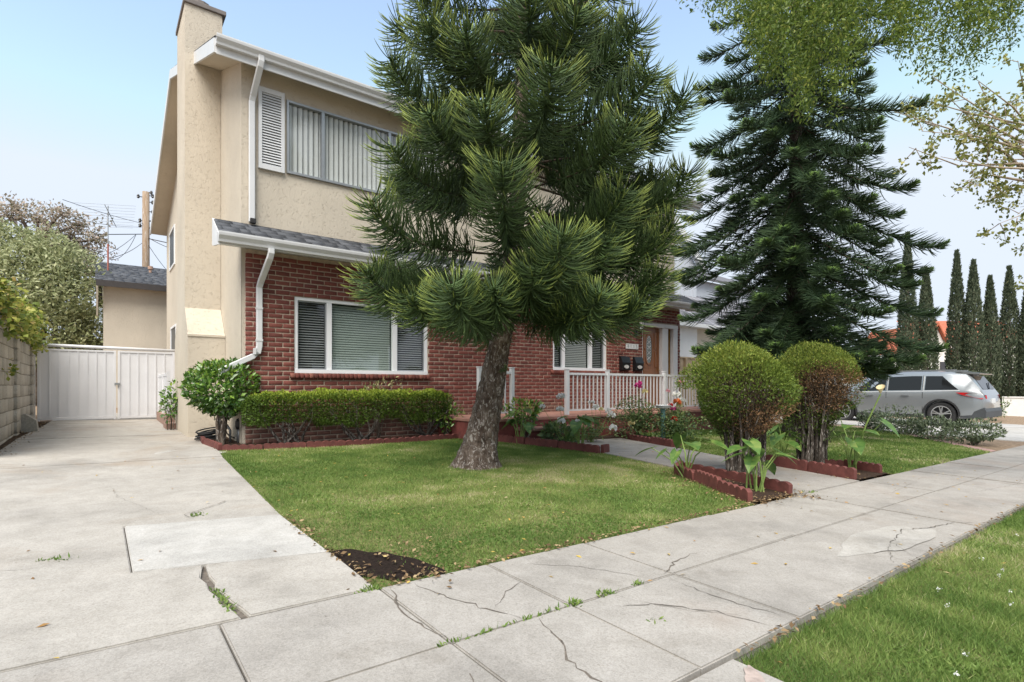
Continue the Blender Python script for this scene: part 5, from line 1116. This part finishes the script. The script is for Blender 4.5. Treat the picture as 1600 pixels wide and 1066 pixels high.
mb.build('boards', M['fencewood'], fe); mb = MB(); mb.box(-.02, 2.75, -.03, .05, 1.862, 1.90); mb.build('cap_rail', M['fencewood'], fe)
for x in (.0, 1.3, 2.6): mb = MB(); mb.box(x, x+.09, -.06, -.001, -.1, 1.86); mb.build('post', M['fencewood'], fe)
M['cypress'] = leaf_mat('hazy cypress foliage', [(0, (.05, .072, .045)), (.6, (.11, .14, .085)), (1, (.20, .23, .15))], .15, .6, .2)  # paler tones, with distance haze put into the leaf colour
cyl = ['cypress half hidden by the dark pine, tallest and leftmost of the row', 'short cypress with the white gable just right of it', 'tall cypress right of the white gabled house, above the car roof', 'cypress above the tail of the silver car, second right of the white gable', 'shorter cypress behind the silver car tail, lowest of the free standing ones', 'broad cypress right behind the end of the white street wall', 'cypress cut by the right edge of the picture']
for i, (px, py) in enumerate(((1418, 365), (1447, 420), (1495, 393), (1521, 408), (1547, 433), (1577, 418), (1606, 440))):
    tt = 26+.25*(i % 3); b = at(px, 615, tt); top = at(px, py, tt)[2]; gz_ = zg(b[0], b[1])-.1; H = top-gz_; t = thing('cypress_tree', cyl[i], 'tree', (b[0], b[1], gz_), 0, 'row of slim cypresses'); r = np.random.default_rng(200+i); n = 9500
    z = .25+(H-.25)*r.random(n)**1.25; f = z/H; R = .40*np.minimum(1, (f+.12)*3.2)*np.where(f < .45, 1, np.clip(1-((f-.45)/.55)**1.25*.97, .02, 1))*(.93+.14*(i % 2)); a = r.uniform(0, 2*pi, n); rr = R*(1-.35*r.random(n)**2)*(1+.20*(vnoise(a*1.5, z, 2.2, i)-.5)+.1*r.normal(0, 1, n)*(r.random(n) < .12))
    P = np.stack([rr*np.cos(a), rr*np.sin(a), z], 1); D = unit(np.stack([np.cos(a)*.45, np.sin(a)*.45, np.full(n, .9)], 1)+r.normal(0, .25, (n, 3))); L = r.uniform(.09, .18, n); leaf_mesh('crown', P, D, unit(np.stack([np.cos(a), np.sin(a), a*0], 1)+r.normal(0, .4, (n, 3))), L, L*.45, M['cypress'], t, None, .2, r)
    mb = MB(); mb.tube([(0, 0, -.1), (0, 0, H*.5), (0, 0, H*.93)], [.12, .07, .02], 7); mb.build('trunk', M['bark2'], t)
h2 = at(1440, 603, 36); t = thing('tiled_house', 'white house with red tile gable roof behind the cypress row', 'house', (h2[0], h2[1], zg(h2[0], h2[1]))); g2 = lambda px, py, tt=36: at(px, py, tt)-np.array((h2[0], h2[1], 0))
ax = np.append(RT, 0); ay = np.append(FW, 0); o3 = at(1462, 603, 34)-np.array(t.location); o3[2] = 0
mb = MB(); w2 = 850/34; L_ = lambda px: (px-1462)/w2; Z_ = lambda py: 1+(603-py)/w2+.45
poly = [(L_(1395), 0), (L_(1486), 0), (L_(1486), Z_(566)), (L_(1463), Z_(518)), (L_(1438), Z_(560)), (L_(1395), Z_(560))]; vs = [o3+ax*a_+np.array((0, 0, z_)) for a_, z_ in poly]; vb = [v+ay*6 for v in vs]; mb._add(vs+vb, [tuple(range(6)), tuple(range(11, 5, -1))]+[(k, k+6, (k+1) % 6+6, (k+1) % 6) for k in range(6)])
a_ = o3+ax*L_(1486)+ay*2.2; mb._add([a_+ax*q*7+np.array((0, 0, z_))+ay*d for d in (0, 5) for q, z_ in ((0, 0), (1, 0), (1, Z_(530)), (0, Z_(530)))], [(0, 1, 2, 3), (7, 6, 5, 4), (3, 2, 6, 7), (0, 3, 7, 4), (1, 5, 6, 2)]); mb.build('wall', M['whitewall'], t)
mb = MB(); e0 = o3+ax*L_(1490)+np.array((0, 0, Z_(572))); e1 = o3+ax*L_(1462)+np.array((0, 0, Z_(515))); e2 = o3+ax*L_(1432)+np.array((0, 0, Z_(566)))
for p, q in ((e0, e1), (e1, e2)):
    d = ay*6.2; up = np.array((0, 0, .16)); mb._add([p-ay*.25, q-ay*.25, q+d, p+d, p-ay*.25+up, q-ay*.25+up, q+d+up, p+d+up], [(0, 1, 2, 3), (7, 6, 5, 4), (0, 4, 5, 1), (1, 5, 6, 2), (2, 6, 7, 3), (3, 7, 4, 0)])
for k in range(2): a2 = o3+ax*L_(1486)+ay*(1.9); mb._add([a2+np.array((0, 0, Z_(534))), a2+ax*7.4+np.array((0, 0, Z_(534))), a2+ax*7.4+ay*3+np.array((0, 0, Z_(494))), a2+ay*3+np.array((0, 0, Z_(494)))], [(0, 1, 2, 3)]) if k == 0 else None
mb.build('roof', M['tile'], t); mb = MB(); mb.obox(o3+ax*L_(1476)-ay*.04+np.array((0, 0, Z_(588))), ax*.30, ay*.04, np.array((0, 0, .62))); mb.build('window', plain('dark far window', (.05, .05, .055), .2), t)
mb = MB(); mb.obox(o3+ax*L_(1476)+ay*3.5+np.array((0, 0, Z_(519))), ax*.35, ay*.3, np.array((0, 0, .16))); mb.build('roof_unit', plain('grey roof unit', (.3, .33, .36), .6), t)
sw = at(1640, 603, 23.5); t = thing('street_wall', 'low white masonry wall below the cypress row', 'wall', (sw[0], sw[1], zg(22, 5)-.2)); mb = MB(); a_ = at(1566, 603, 24.6)-np.array((sw[0], sw[1], 1)); b_ = at(1760, 603, 22.0)-np.array((sw[0], sw[1], 1)); mb.bar(a_+np.array((0, 0, .48)), b_+np.array((0, 0, .48)), .2, .95); mb.build('masonry', M['whitewall'], t); mb = MB(); mb.bar(a_+np.array((0, 0, .98)), b_+np.array((0, 0, .98)), .26, .05); mb.build('coping', M['whitewall'], t)

# ------------------------------------------------------------------ silver car in the neighbour's drive
def car(loc):
    t = thing('parked_car', 'silver suv parked nose in on the drive behind the low shrubs', 'car', loc); paint, nt_, bs = new_mat('silver car paint'); bs.inputs['Base Color'].default_value = (.29, .31, .325, 1); bs.inputs['Metallic'].default_value = .55; bs.inputs['Roughness'].default_value = .28; bs.inputs['Coat Weight'].default_value = .6
    tint, _, b2 = new_mat('tinted car glass'); b2.inputs['Base Color'].default_value = (.012, .013, .014, 1); b2.inputs['Roughness'].default_value = .04; b2.inputs['Specular IOR Level'].default_value = .4
    Y = [-1.04, -1.0, -.9, -.74, -.55, 0, .8, 1.6, 2.05, 2.5, 2.92, 3.45, 3.74, 3.82]
    zb = [.46, .36, .31, .29, .27, .26, .26, .26, .26, .26, .26, .28, .34, .46]; bt = [.88, 1.0, 1.08, 1.11, 1.12, 1.11, 1.09, 1.08, 1.06, 1.05, 1.03, .95, .82, .66]
    bwid = [.80, .86, .90, .93, .945, .955, .955, .955, .95, .945, .93, .87, .77, .68]; rf = [.90, 1.03, 1.22, 1.48, 1.66, 1.72, 1.74, 1.70, 1.60, 1.33, 1.07, .985, .86, .70]; rw = [.76, .82, .80, .76, .73, .72, .72, .71, .70, .76, .84, .80, .70, .62]
    def sec(i):
        a = [(0, zb[i]), (bwid[i]*.88, zb[i]), (bwid[i]+.0, zb[i]+.10), (bwid[i]+.022, .62), (bwid[i]+.018, min(.86, bt[i]-.09)), (bwid[i]+.006, bt[i]-.045), (bwid[i]-.018, bt[i]), (rw[i]+.045, bt[i]+(rf[i]-bt[i])*.80), (rw[i]-.05, bt[i]+(rf[i]-bt[i])*.965), (rw[i]*.5, rf[i]), (0, rf[i]+.012)]
        return a
    bm = bmesh.new(); rings = []
    for i, y in enumerate(Y):
        s_ = sec(i); pts = [(x, z) for x, z in s_]+[(-x, z) for x, z in s_[-2:0:-1]]; rings.append([bm.verts.new((x, y, z)) for x, z in pts])
    n = len(rings[0])
    for a, b in zip(rings[:-1], rings[1:]):
        for k in range(n): bm.faces.new((a[k], a[(k+1) % n], b[(k+1) % n], b[k]))
    bm.faces.new(rings[0]); bm.faces.new(rings[-1][::-1]); bmesh.ops.recalc_face_normals(bm, faces=bm.faces); me = bpy.data.meshes.new('body'); bm.to_mesh(me); bm.free(); body = link('body', me, paint, t, True)
    cm = MB()
    for y in (0, 2.79):
        for s_ in (-1, 1):
            q = MB(); P = [(y+.43*cos(2*pi*k/36), .385+.43*sin(2*pi*k/36)) for k in range(36)]; q.prism(P, s_*.62, s_*1.1, 'x'); cm._add(q.v, q.f)
    cut = cm.build('cutter', M['rubber']); bmc = bmesh.new(); bmc.from_mesh(cut.data); bmesh.ops.recalc_face_normals(bmc, faces=bmc.faces); bmc.to_mesh(cut.data); bmc.free()
    cut.location = loc; bpy.context.view_layer.update(); md = body.modifiers.new('b', 'BOOLEAN'); md.object = cut; md.operation = 'DIFFERENCE'; md.solver = 'EXACT'; dg = bpy.context.evaluated_depsgraph_get(); dg.update(); nm = bpy.data.meshes.new_from_object(body.evaluated_get(dg)); body.modifiers.clear(); body.data = nm; bpy.data.objects.remove(cut)
    if hasattr(nm, 'set_sharp_from_angle'): nm.set_sharp_from_angle(angle=radians(32))
    def side(y, f, s_, off=.006):      # a point on the greenhouse side, f = 0 at the belt, 1 at the roof rail
        b_, z0, r_, z1 = (np.interp(y, Y, v) for v in (bwid, bt, rw, rf)); x0, x1 = b_-.018, r_+.045; zz1 = z0+(z1-z0)*.80; return (s_*(x0+(x1-x0)*f+off), y, z0+(zz1-z0)*f)
    for s_ in (-1, 1):
        for nm_, ya, yb, ta, tb in (('quarter_window', -.42, .42, .2, .0), ('rear_window', .52, 1.42, 0, 0), ('front_window', 1.50, 2.42, 0, .45)):
            mb = MB(); N_ = 10
            for k in range(N_):
                p, q = ya+(yb-ya)*k/N_, ya+(yb-ya)*(k+1)/N_; hi = lambda v: min(.93, .93*min(1, (v-ya+.03)/.45)) if nm_ == 'quarter_window' else (.93 if v < 1.95 else .93*max(.08, (2.62-v)/.67)); lo = .06
                mb.quad(side(p, lo, s_), side(q, lo, s_), side(q, max(lo+.01, hi(q)), s_), side(p, max(lo+.01, hi(p)), s_))
            mb.build('side_window', tint, t)
        mb = MB(); mb.bar(side(-.45, .0, s_, .008), side(2.6, .0, s_, .008), .02, .022); mb.build('chrome_strip', M['trim'], t)
        for y in (.47, 1.46): mb = MB(); mb.bar(side(y, .04, s_, .004), side(y, .95, s_, .004), .012, .09); mb.build('pillar', M['black'], t)
        for y in (.95, 1.95): mb = MB(); x = s_*1.0; mb.box(x-.02, x+.015, y-.13, y+.09, .955, .985, .008); mb.build('door_handle', paint, t)
        for y in (.47, 1.46, 2.5): mb = MB(); mb.bar((s_*.977, y, .42), (s_*.968, y+.0, 1.06), .012, .004, (1, 0, 0)); mb.build('door_gap', M['black'], t)
        mb = MB(); mb.bar((s_*.955, .46, .31), (s_*.955, 2.32, .31), .06, .09); mb.build('sill', M['rubber'], t)
        mb = MB(); mb._add([(s_*(.955+.014), -.36, 1.06), (s_*(.93+.03), -.62, 1.06), (s_*.89, -.93, 1.03), (s_*.74, -1.035, .98), (s_*.74, -1.05, .88), (s_*.90, -.965, .87), (s_*.955, -.75, .93), (s_*.972, -.5, .99)], [tuple(range(8))]); 
        mb.v = [(x+s_*.012, y-.01, z) for x, y, z in mb.v]; mb.build('tail_light', plain('red tail light', (.40, .012, .015), .15, .1, 3, 0), t)
        mb = MB(); mb.box(s_*.62, s_*.84, -1.055, -.99, .50, .56, .01); mb.build('reflector', plain('red reflector', (.42, .05, .03), .2, .1, 3, 0), t)
        mb = MB(); mb.box(s_*.98, s_*1.16, 2.22, 2.34, 1.05, 1.2, .04); mb.build('mirror', paint, t)
        for y in (0, 2.79):
            wq = MB(); c = (s_*.90, y, .385)
            def ring(rr, x): return [(x, y+rr*cos(2*pi*k/40), .385+rr*sin(2*pi*k/40)) for k in range(40)]
            prof = [(.25, .80), (.355, .80), (.378, .83), (.382, .88), (.37, .93), (.34, .945), (.265, .94), (.25, .92)]; R_ = [ring(a_, s_*b_) for a_, b_ in prof]; vs = sum(R_, []); fs = [(i*40+k, i*40+(k+1) % 40, ((i+1) % 8)*40+(k+1) % 40, ((i+1) % 8)*40+k) for i in range(8) for k in range(40)]; wq._add(vs, fs); wh = wq.build('wheel', M['rubber'], t, True)
            rq = MB(); rim = plain('alloy rim', (.6, .61, .62), .25, .05, 3, 0, metal=.8); R_ = [ring(.262, s_*.935), ring(.238, s_*.932), ring(.23, s_*.86)]; vs = sum(R_, []); rq._add(vs, [(i*40+k, i*40+(k+1) % 40, (i+1)*40+(k+1) % 40, (i+1)*40+k) for i in range(2) for k in range(40)])
            for k in range(5):
                for d_ in (-.17, .17): a_ = 2*pi*k/5+.3; rq.bar((s_*.93, y+.04*cos(a_), .385+.04*sin(a_)), (s_*.925, y+.245*cos(a_+d_), .385+.245*sin(a_+d_)), .035, .03, (1, 0, 0))
            rq.tube([(s_*.88, y, .385), (s_*.938, y, .385)], .06, 14); rq.build('rim', rim, wh)
            dq = MB(); P = [(y+.24*cos(2*pi*k/28), .385+.24*sin(2*pi*k/28)) for k in range(28)]; dq.prism(P, s_*.80, s_*.85, 'x'); dq.build('brake_disc', M['rubber'], wh)
            aq = MB(); A = [(y+rr*cos(a_), .385+rr*sin(a_)) for rr in (.43, .475) for a_ in np.linspace(-.12, pi+.12, 26)]; P = A[:26]+A[26:][::-1]; aq.prism(P, s_*.955, s_*.992, 'x'); aq.build('arch_trim', M['rubber'], t)
    mb = MB(); mb.prism([(-1.065, .33), (-1.075, .50), (-1.03, .62), (-.8, .50), (-.47, .50), (-.47, .30), (-.9, .27)], -.93, .93, 'x'); mb.build('bumper_guard', plain('grey plastic bumper', (.05, .055, .06), .6), t)
    mb = MB(); Q = [(-.60, -1.0+.12, 1.27), (.60, -.88, 1.27), (.58, -.66, 1.60), (-.58, -.66, 1.60)]; Q = [(-.66, -.945, 1.16), (.66, -.945, 1.16), (.62, -.70, 1.56), (-.62, -.70, 1.56)]; mb.quad(*Q); mb.build('rear_glass', tint, t)
    mb = MB(); mb.prism([(-.86, 1.60), (-.88, 1.635), (-.35, 1.725), (-.30, 1.70), (-.6, 1.62)], -.70, .70, 'x'); mb.build('spoiler', paint, t); mb = MB(); mb.prism([(-.12, 1.73), (-.05, 1.79), (.12, 1.73)], -.03, .03, 'x'); mb.build('roof_fin', paint, t)
    mb = MB(); mb.box(-.16, .16, -1.07, -1.035, .74, .88, .005); mb.build('licence_plate', M['trim'], t); mb = MB(); mb.bar((0, -.955, 1.17), (.36, -.85, 1.36), .02, .02); mb.build('wiper', M['black'], t)
    for s_ in (-.62, .62): mb = MB(); mb.bar((s_, -.3, 1.755), (s_, 1.9, 1.735), .035, .03); mb.build('roof_rail', paint, t)
    return t
car((21.62, 5.32, -.262))

# ------------------------------------------------------------------ street trees whose foliage hangs into the picture
M['pepper'] = leaf_mat('drooping street tree leaves', [(0, (.065, .11, .022)), (.5, (.13, .20, .036)), (.9, (.24, .31, .06)), (1, (.38, .40, .1))], .4, .45, .3)
M['syc'] = leaf_mat('yellowing leaves', [(0, (.12, .15, .04)), (.5, (.26, .28, .075)), (1, (.46, .43, .15))], .4, .5, .3)
r = np.random.default_rng(77); tb = np.array((8.6, -.75, zg(8.6, -.75)-.08)); st = thing('street_tree', 'tree with drooping green foliage hanging into the top right of the view', 'tree', tuple(tb))
mb = MB(); trk = [tb, tb+np.array((0, .1, 2)), tb+np.array((-.1, .2, 5.2))]; mb.tube([p-tb for p in trk], [.22, .18, .15], 12); P = []; D = []; 
def twig(p0, L, out, r, lean):
    k = max(6, int(L/.018)); q = np.linspace(0, 1, k); d = np.append(lean, 0); p = p0+np.outer(q*L*.35*(1-q*.5), d)+np.outer(-q**1.25*L, (0, 0, 1)); out.append(p); return p
tw = []; anchors = []
for i in range(430):
    c = r.random()
    if c < .58: px = r.normal(1235, 72); tt = r.uniform(5.2, 7.2); yb = np.interp(px, [1100, 1140, 1180, 1225, 1290, 1330, 1370], [30, 55, 110, 175, 215, 160, 60])*r.random()
    elif c < .92: px = r.uniform(1385, 1600); tt = r.uniform(5.0, 6.8); yb = np.interp(px, [1385, 1420, 1480, 1540, 1600], [70, 120, 145, 110, 60])*r.uniform(.2, 1)
    else: px = r.uniform(1290, 1400); tt = r.uniform(5.5, 7); yb = r.uniform(10, 70)
    e = at(px, yb, tt); L = r.uniform(.35, 1.0); lean = r.normal(0, .5, 2); p = twig(e+np.array((0, 0, L))-np.append(lean*L*.2, 0), L, tw, r, lean)
    if i % 4 == 0: anchors.append(p[0])
for i in range(240):      # the rest of the canopy, above and beside the picture
    e = np.array((8.7, -.6, 7.1))+rand_dirs(1, r)[0]*np.array((2.5, 2.3, .8)); twig(e, r.uniform(.5, 1.0), tw, r, r.normal(0, .5, 2)); 
    if i % 4 == 0: anchors.append(e)
for a_ in anchors:
    a_ = np.array(a_); s0 = trk[-1]; m_ = s0*.5+a_*.5; m_[2] = max(m_[2]+.9, 7.3); m2 = s0*.1+a_*.9; m2[2] = a_[2]+.55; mb.tube([s0-tb, (s0*.8+m_*.2)-tb+np.array((0, 0, .8)), m_-tb, m2-tb, a_-tb], [.05, .03, .011, .005, .002], 5, False)
mb.build('trunk', M['bark2'], st, True)
P = np.concatenate(tw); P = np.repeat(P, 2, 0)+r.normal(0, .045, (2*len(P), 3)); D = unit(r.normal(0, .7, P.shape)+np.array((0, 0, -.5))); LL = r.uniform(.03, .065, len(P)); leaf_mesh('crown', P-tb, D, rand_dirs(len(P), r), LL, LL*.36, M['pepper'], st, None, .15, r, .4)
r = np.random.default_rng(78); tb = np.array((15.6, -.4, zg(15.6, -.4)-.08)); st = thing('street_tree', 'thin yellowing tree with bare pale twigs against the sky at the right edge', 'tree', tuple(tb)); mb = MB(); c0 = at(1720, 330, 10.2); mb.tube([(0, 0, 0), (c0-tb)*np.array((.4, .4, .5)), c0-tb, c0-tb+np.array((0, 0, .8))], [.2, .16, .12, .06], 10)
ends = [(1398, 175), (1420, 150), (1440, 205), (1470, 245), (1420, 230), (1500, 285), (1540, 250), (1560, 350), (1590, 335), (1570, 160), (1520, 120), (1480, 150), (1600, 400), (1590, 95), (1620, 250), (1545, 310), (1455, 120), (1585, 220), (1610, 480), (1500, 205), (1530, 190), (1700, 150), (1750, 420), (1680, 60)]; pts = []
for px, py in ends:
    e = at(px, py, r.uniform(9.2, 11)); m_ = (c0+e)/2+np.array((0, 0, .35))+r.normal(0, .15, 3); s_h = c0+np.array((0, 0, r.uniform(-1.3, .7))); mb.tube([s_h-tb, (s_h*.6+m_*.4)-tb, m_-tb, (m_+e)/2-tb+r.normal(0, .08, 3), e-tb], [.045, .034, .024, .013, .004], 6, False)
    for k in range(6):
        s0 = m_+(e-m_)*r.uniform(.15, 1); f = s0+unit(r.normal(0, 1, 3)+np.array((0, 0, -.5)))*r.uniform(.2, .5); mb.tube([s0-tb, (s0+f)/2-tb+r.normal(0, .03, 3), f-tb], [.009, .006, .003], 4, False); q = r.random((26, 1)); pts.append(s0+(f-s0)*(.35+.75*q)+r.normal(0, .055, (26, 3)))
mb.build('trunk', plain('pale tan bark', (.36, .29, .22), .9, .2, 12, .4), st, True); P = np.concatenate(pts); LL = r.uniform(.05, .10, len(P)); leaf_mesh('crown', P-tb, rand_dirs(len(P), r), rand_dirs(len(P), r), LL, LL*.7, M['syc'], st, None, .2, r)

# ------------------------------------------------------------------ litter on the ground
r = np.random.default_rng(91); n = 1500; x = r.uniform(-1, 9.5, n); y = r.uniform(.2, 8.2, n); d = np.hypot(x, y); k = (r.random(n) < np.where((x > 1.1) & (y > 2.5), .35, np.where(x > 2, .28, .10))) ; x, y = x[k], y[k]; n = len(x); inl = inside(LAWN_A, x, y) | inside(LAWN_C, x, y); P = np.stack([x, y, zg(x, y)+np.where(inl, .018, .006)-np.where(inside(LAWN_C, x, y), .045, 0)], 1); a = r.uniform(0, 2*pi, n); D = np.stack([np.cos(a), np.sin(a), r.normal(0, .12, n)], 1); L = r.uniform(.022, .05, n)
o = leaf_mesh('fallen_leaves', P, D, unit(np.array((0, 0, 1.))+r.normal(0, .25, P.shape)), L, L*.4, leaf_mat('fallen leaves', [(0, (.16, .09, .04)), (.4, (.42, .24, .08)), (.8, (.58, .42, .10)), (1, (.55, .45, .3))], .2, .6, .2), None, None, .15, r); tag(o, 'small yellow and brown fallen leaves scattered over sidewalk and lawn', 'leaves', None, 'stuff')
r = np.random.default_rng(92); pts = []
def strip(x0, y0, x1, y1, n, s=.02): q = r.random((n, 1)); return np.array((x0, y0))+(np.array((x1, y1))-np.array((x0, y0)))*q+r.normal(0, s, (n, 2))
for s_ in ((1.12, 2.535, 4.6, 2.54, 420, .022), (1.1, 2.6, 1.1, 4.2, 160, .02), (4.7, 2.55, 5.4, 2.52, 200, .05), (5.4, 2.5, 5.4, 2.3, 60, .06), (1.98, 1.12, 2.4, 1.13, 24, .02), (2.3, 1.13, 7, 1.12, 150, .018), (-.95, 9, -.9, 15, 260, .06), (4.66, 2.6, 5.5, 3.95, 420, .16), (5.5, 2.7, 5.8, 4, 260, .12), (7.1, 2.7, 7.7, 3.5, 400, .15), (1.5, 8.7, 5.2, 8.75, 700, .2), (5.6, 8, 6.2, 6, 350, .12), (8.6, 7.5, 8.2, 6.2, 200, .15), (1.3, 2.5, 1.5, 3.2, 120, .12)): pts.append(strip(*s_))
q = np.concatenate(pts); n = len(q); a = r.uniform(0, 2*pi, n); L = r.uniform(.012, .04, n); P = np.stack([q[:, 0], q[:, 1], zg(q[:, 0], q[:, 1])+.008+.01*r.random(n)], 1); o = leaf_mesh('leaf_litter', P, np.stack([np.cos(a), np.sin(a), r.normal(0, .3, n)], 1), unit(np.array((0, 0, 1.))+r.normal(0, .4, P.shape)), L, L*.5, leaf_mat('dry leaf litter', [(0, (.07, .045, .025)), (.5, (.2, .13, .07)), (1, (.4, .3, .17))], .1, .8, .1), None, None, .15, r); tag(o, 'dry brown leaf litter in beds and along paving edges', 'litter', None, 'stuff')
pts = [strip(*s_) for s_ in ((-.25, 3.9, -.1, 3.85, 40, .015), (.55, 4.58, .62, 4.62, 40, .015), (.47, 2.62, .44, 2.95, 70, .012), (1.74, 1.83, 1.78, 1.84, 60, .016), (1.95, 1.84, 2.02, 1.84, 60, .016), (2.2, 1.835, 2.24, 1.84, 30, .012), (1.02, 1.83, 1.7, 1.835, 90, .006), (1.02, 2.52, 1.1, 2.53, 70, .02), (-.6, 4.5, -.55, 4.5, 40, .02), (-.75, 3.6, -.7, 3.7, 30, .02), (5.6, 2.52, 5.75, 2.5, 30, .02), (1.9, 1.5, 2.0, 1.5, 8, .02))]
q = np.concatenate(pts); n = len(q); P = np.stack([q[:, 0], q[:, 1], zg(q[:, 0], q[:, 1])-.004], 1); o = leaf_mesh('weeds', P, unit(r.normal(0, .7, (n, 3))+np.array((0, 0, .6))), rand_dirs(n, r), r.uniform(.015, .04, n), .010, M['grass'], None, r.random(n)*.6, .15, r); tag(o, 'small green weeds growing in the paving cracks', 'weeds', None, 'stuff')
n = 55; x = r.uniform(2.3, 7, n); y = 1.0-r.random(n)*1.8; P = np.repeat(np.stack([x, y, zg(x, y)-.01], 1), 9, 0); P += r.normal(0, .005, P.shape); o = leaf_mesh('clover_flowers', P, rand_dirs(len(P), r), rand_dirs(len(P), r), .009, .006, petal['white'], None, None, .2, r); tag(o, 'tiny white clover flowers dotted through the parkway grass', 'flowers', None, 'stuff')
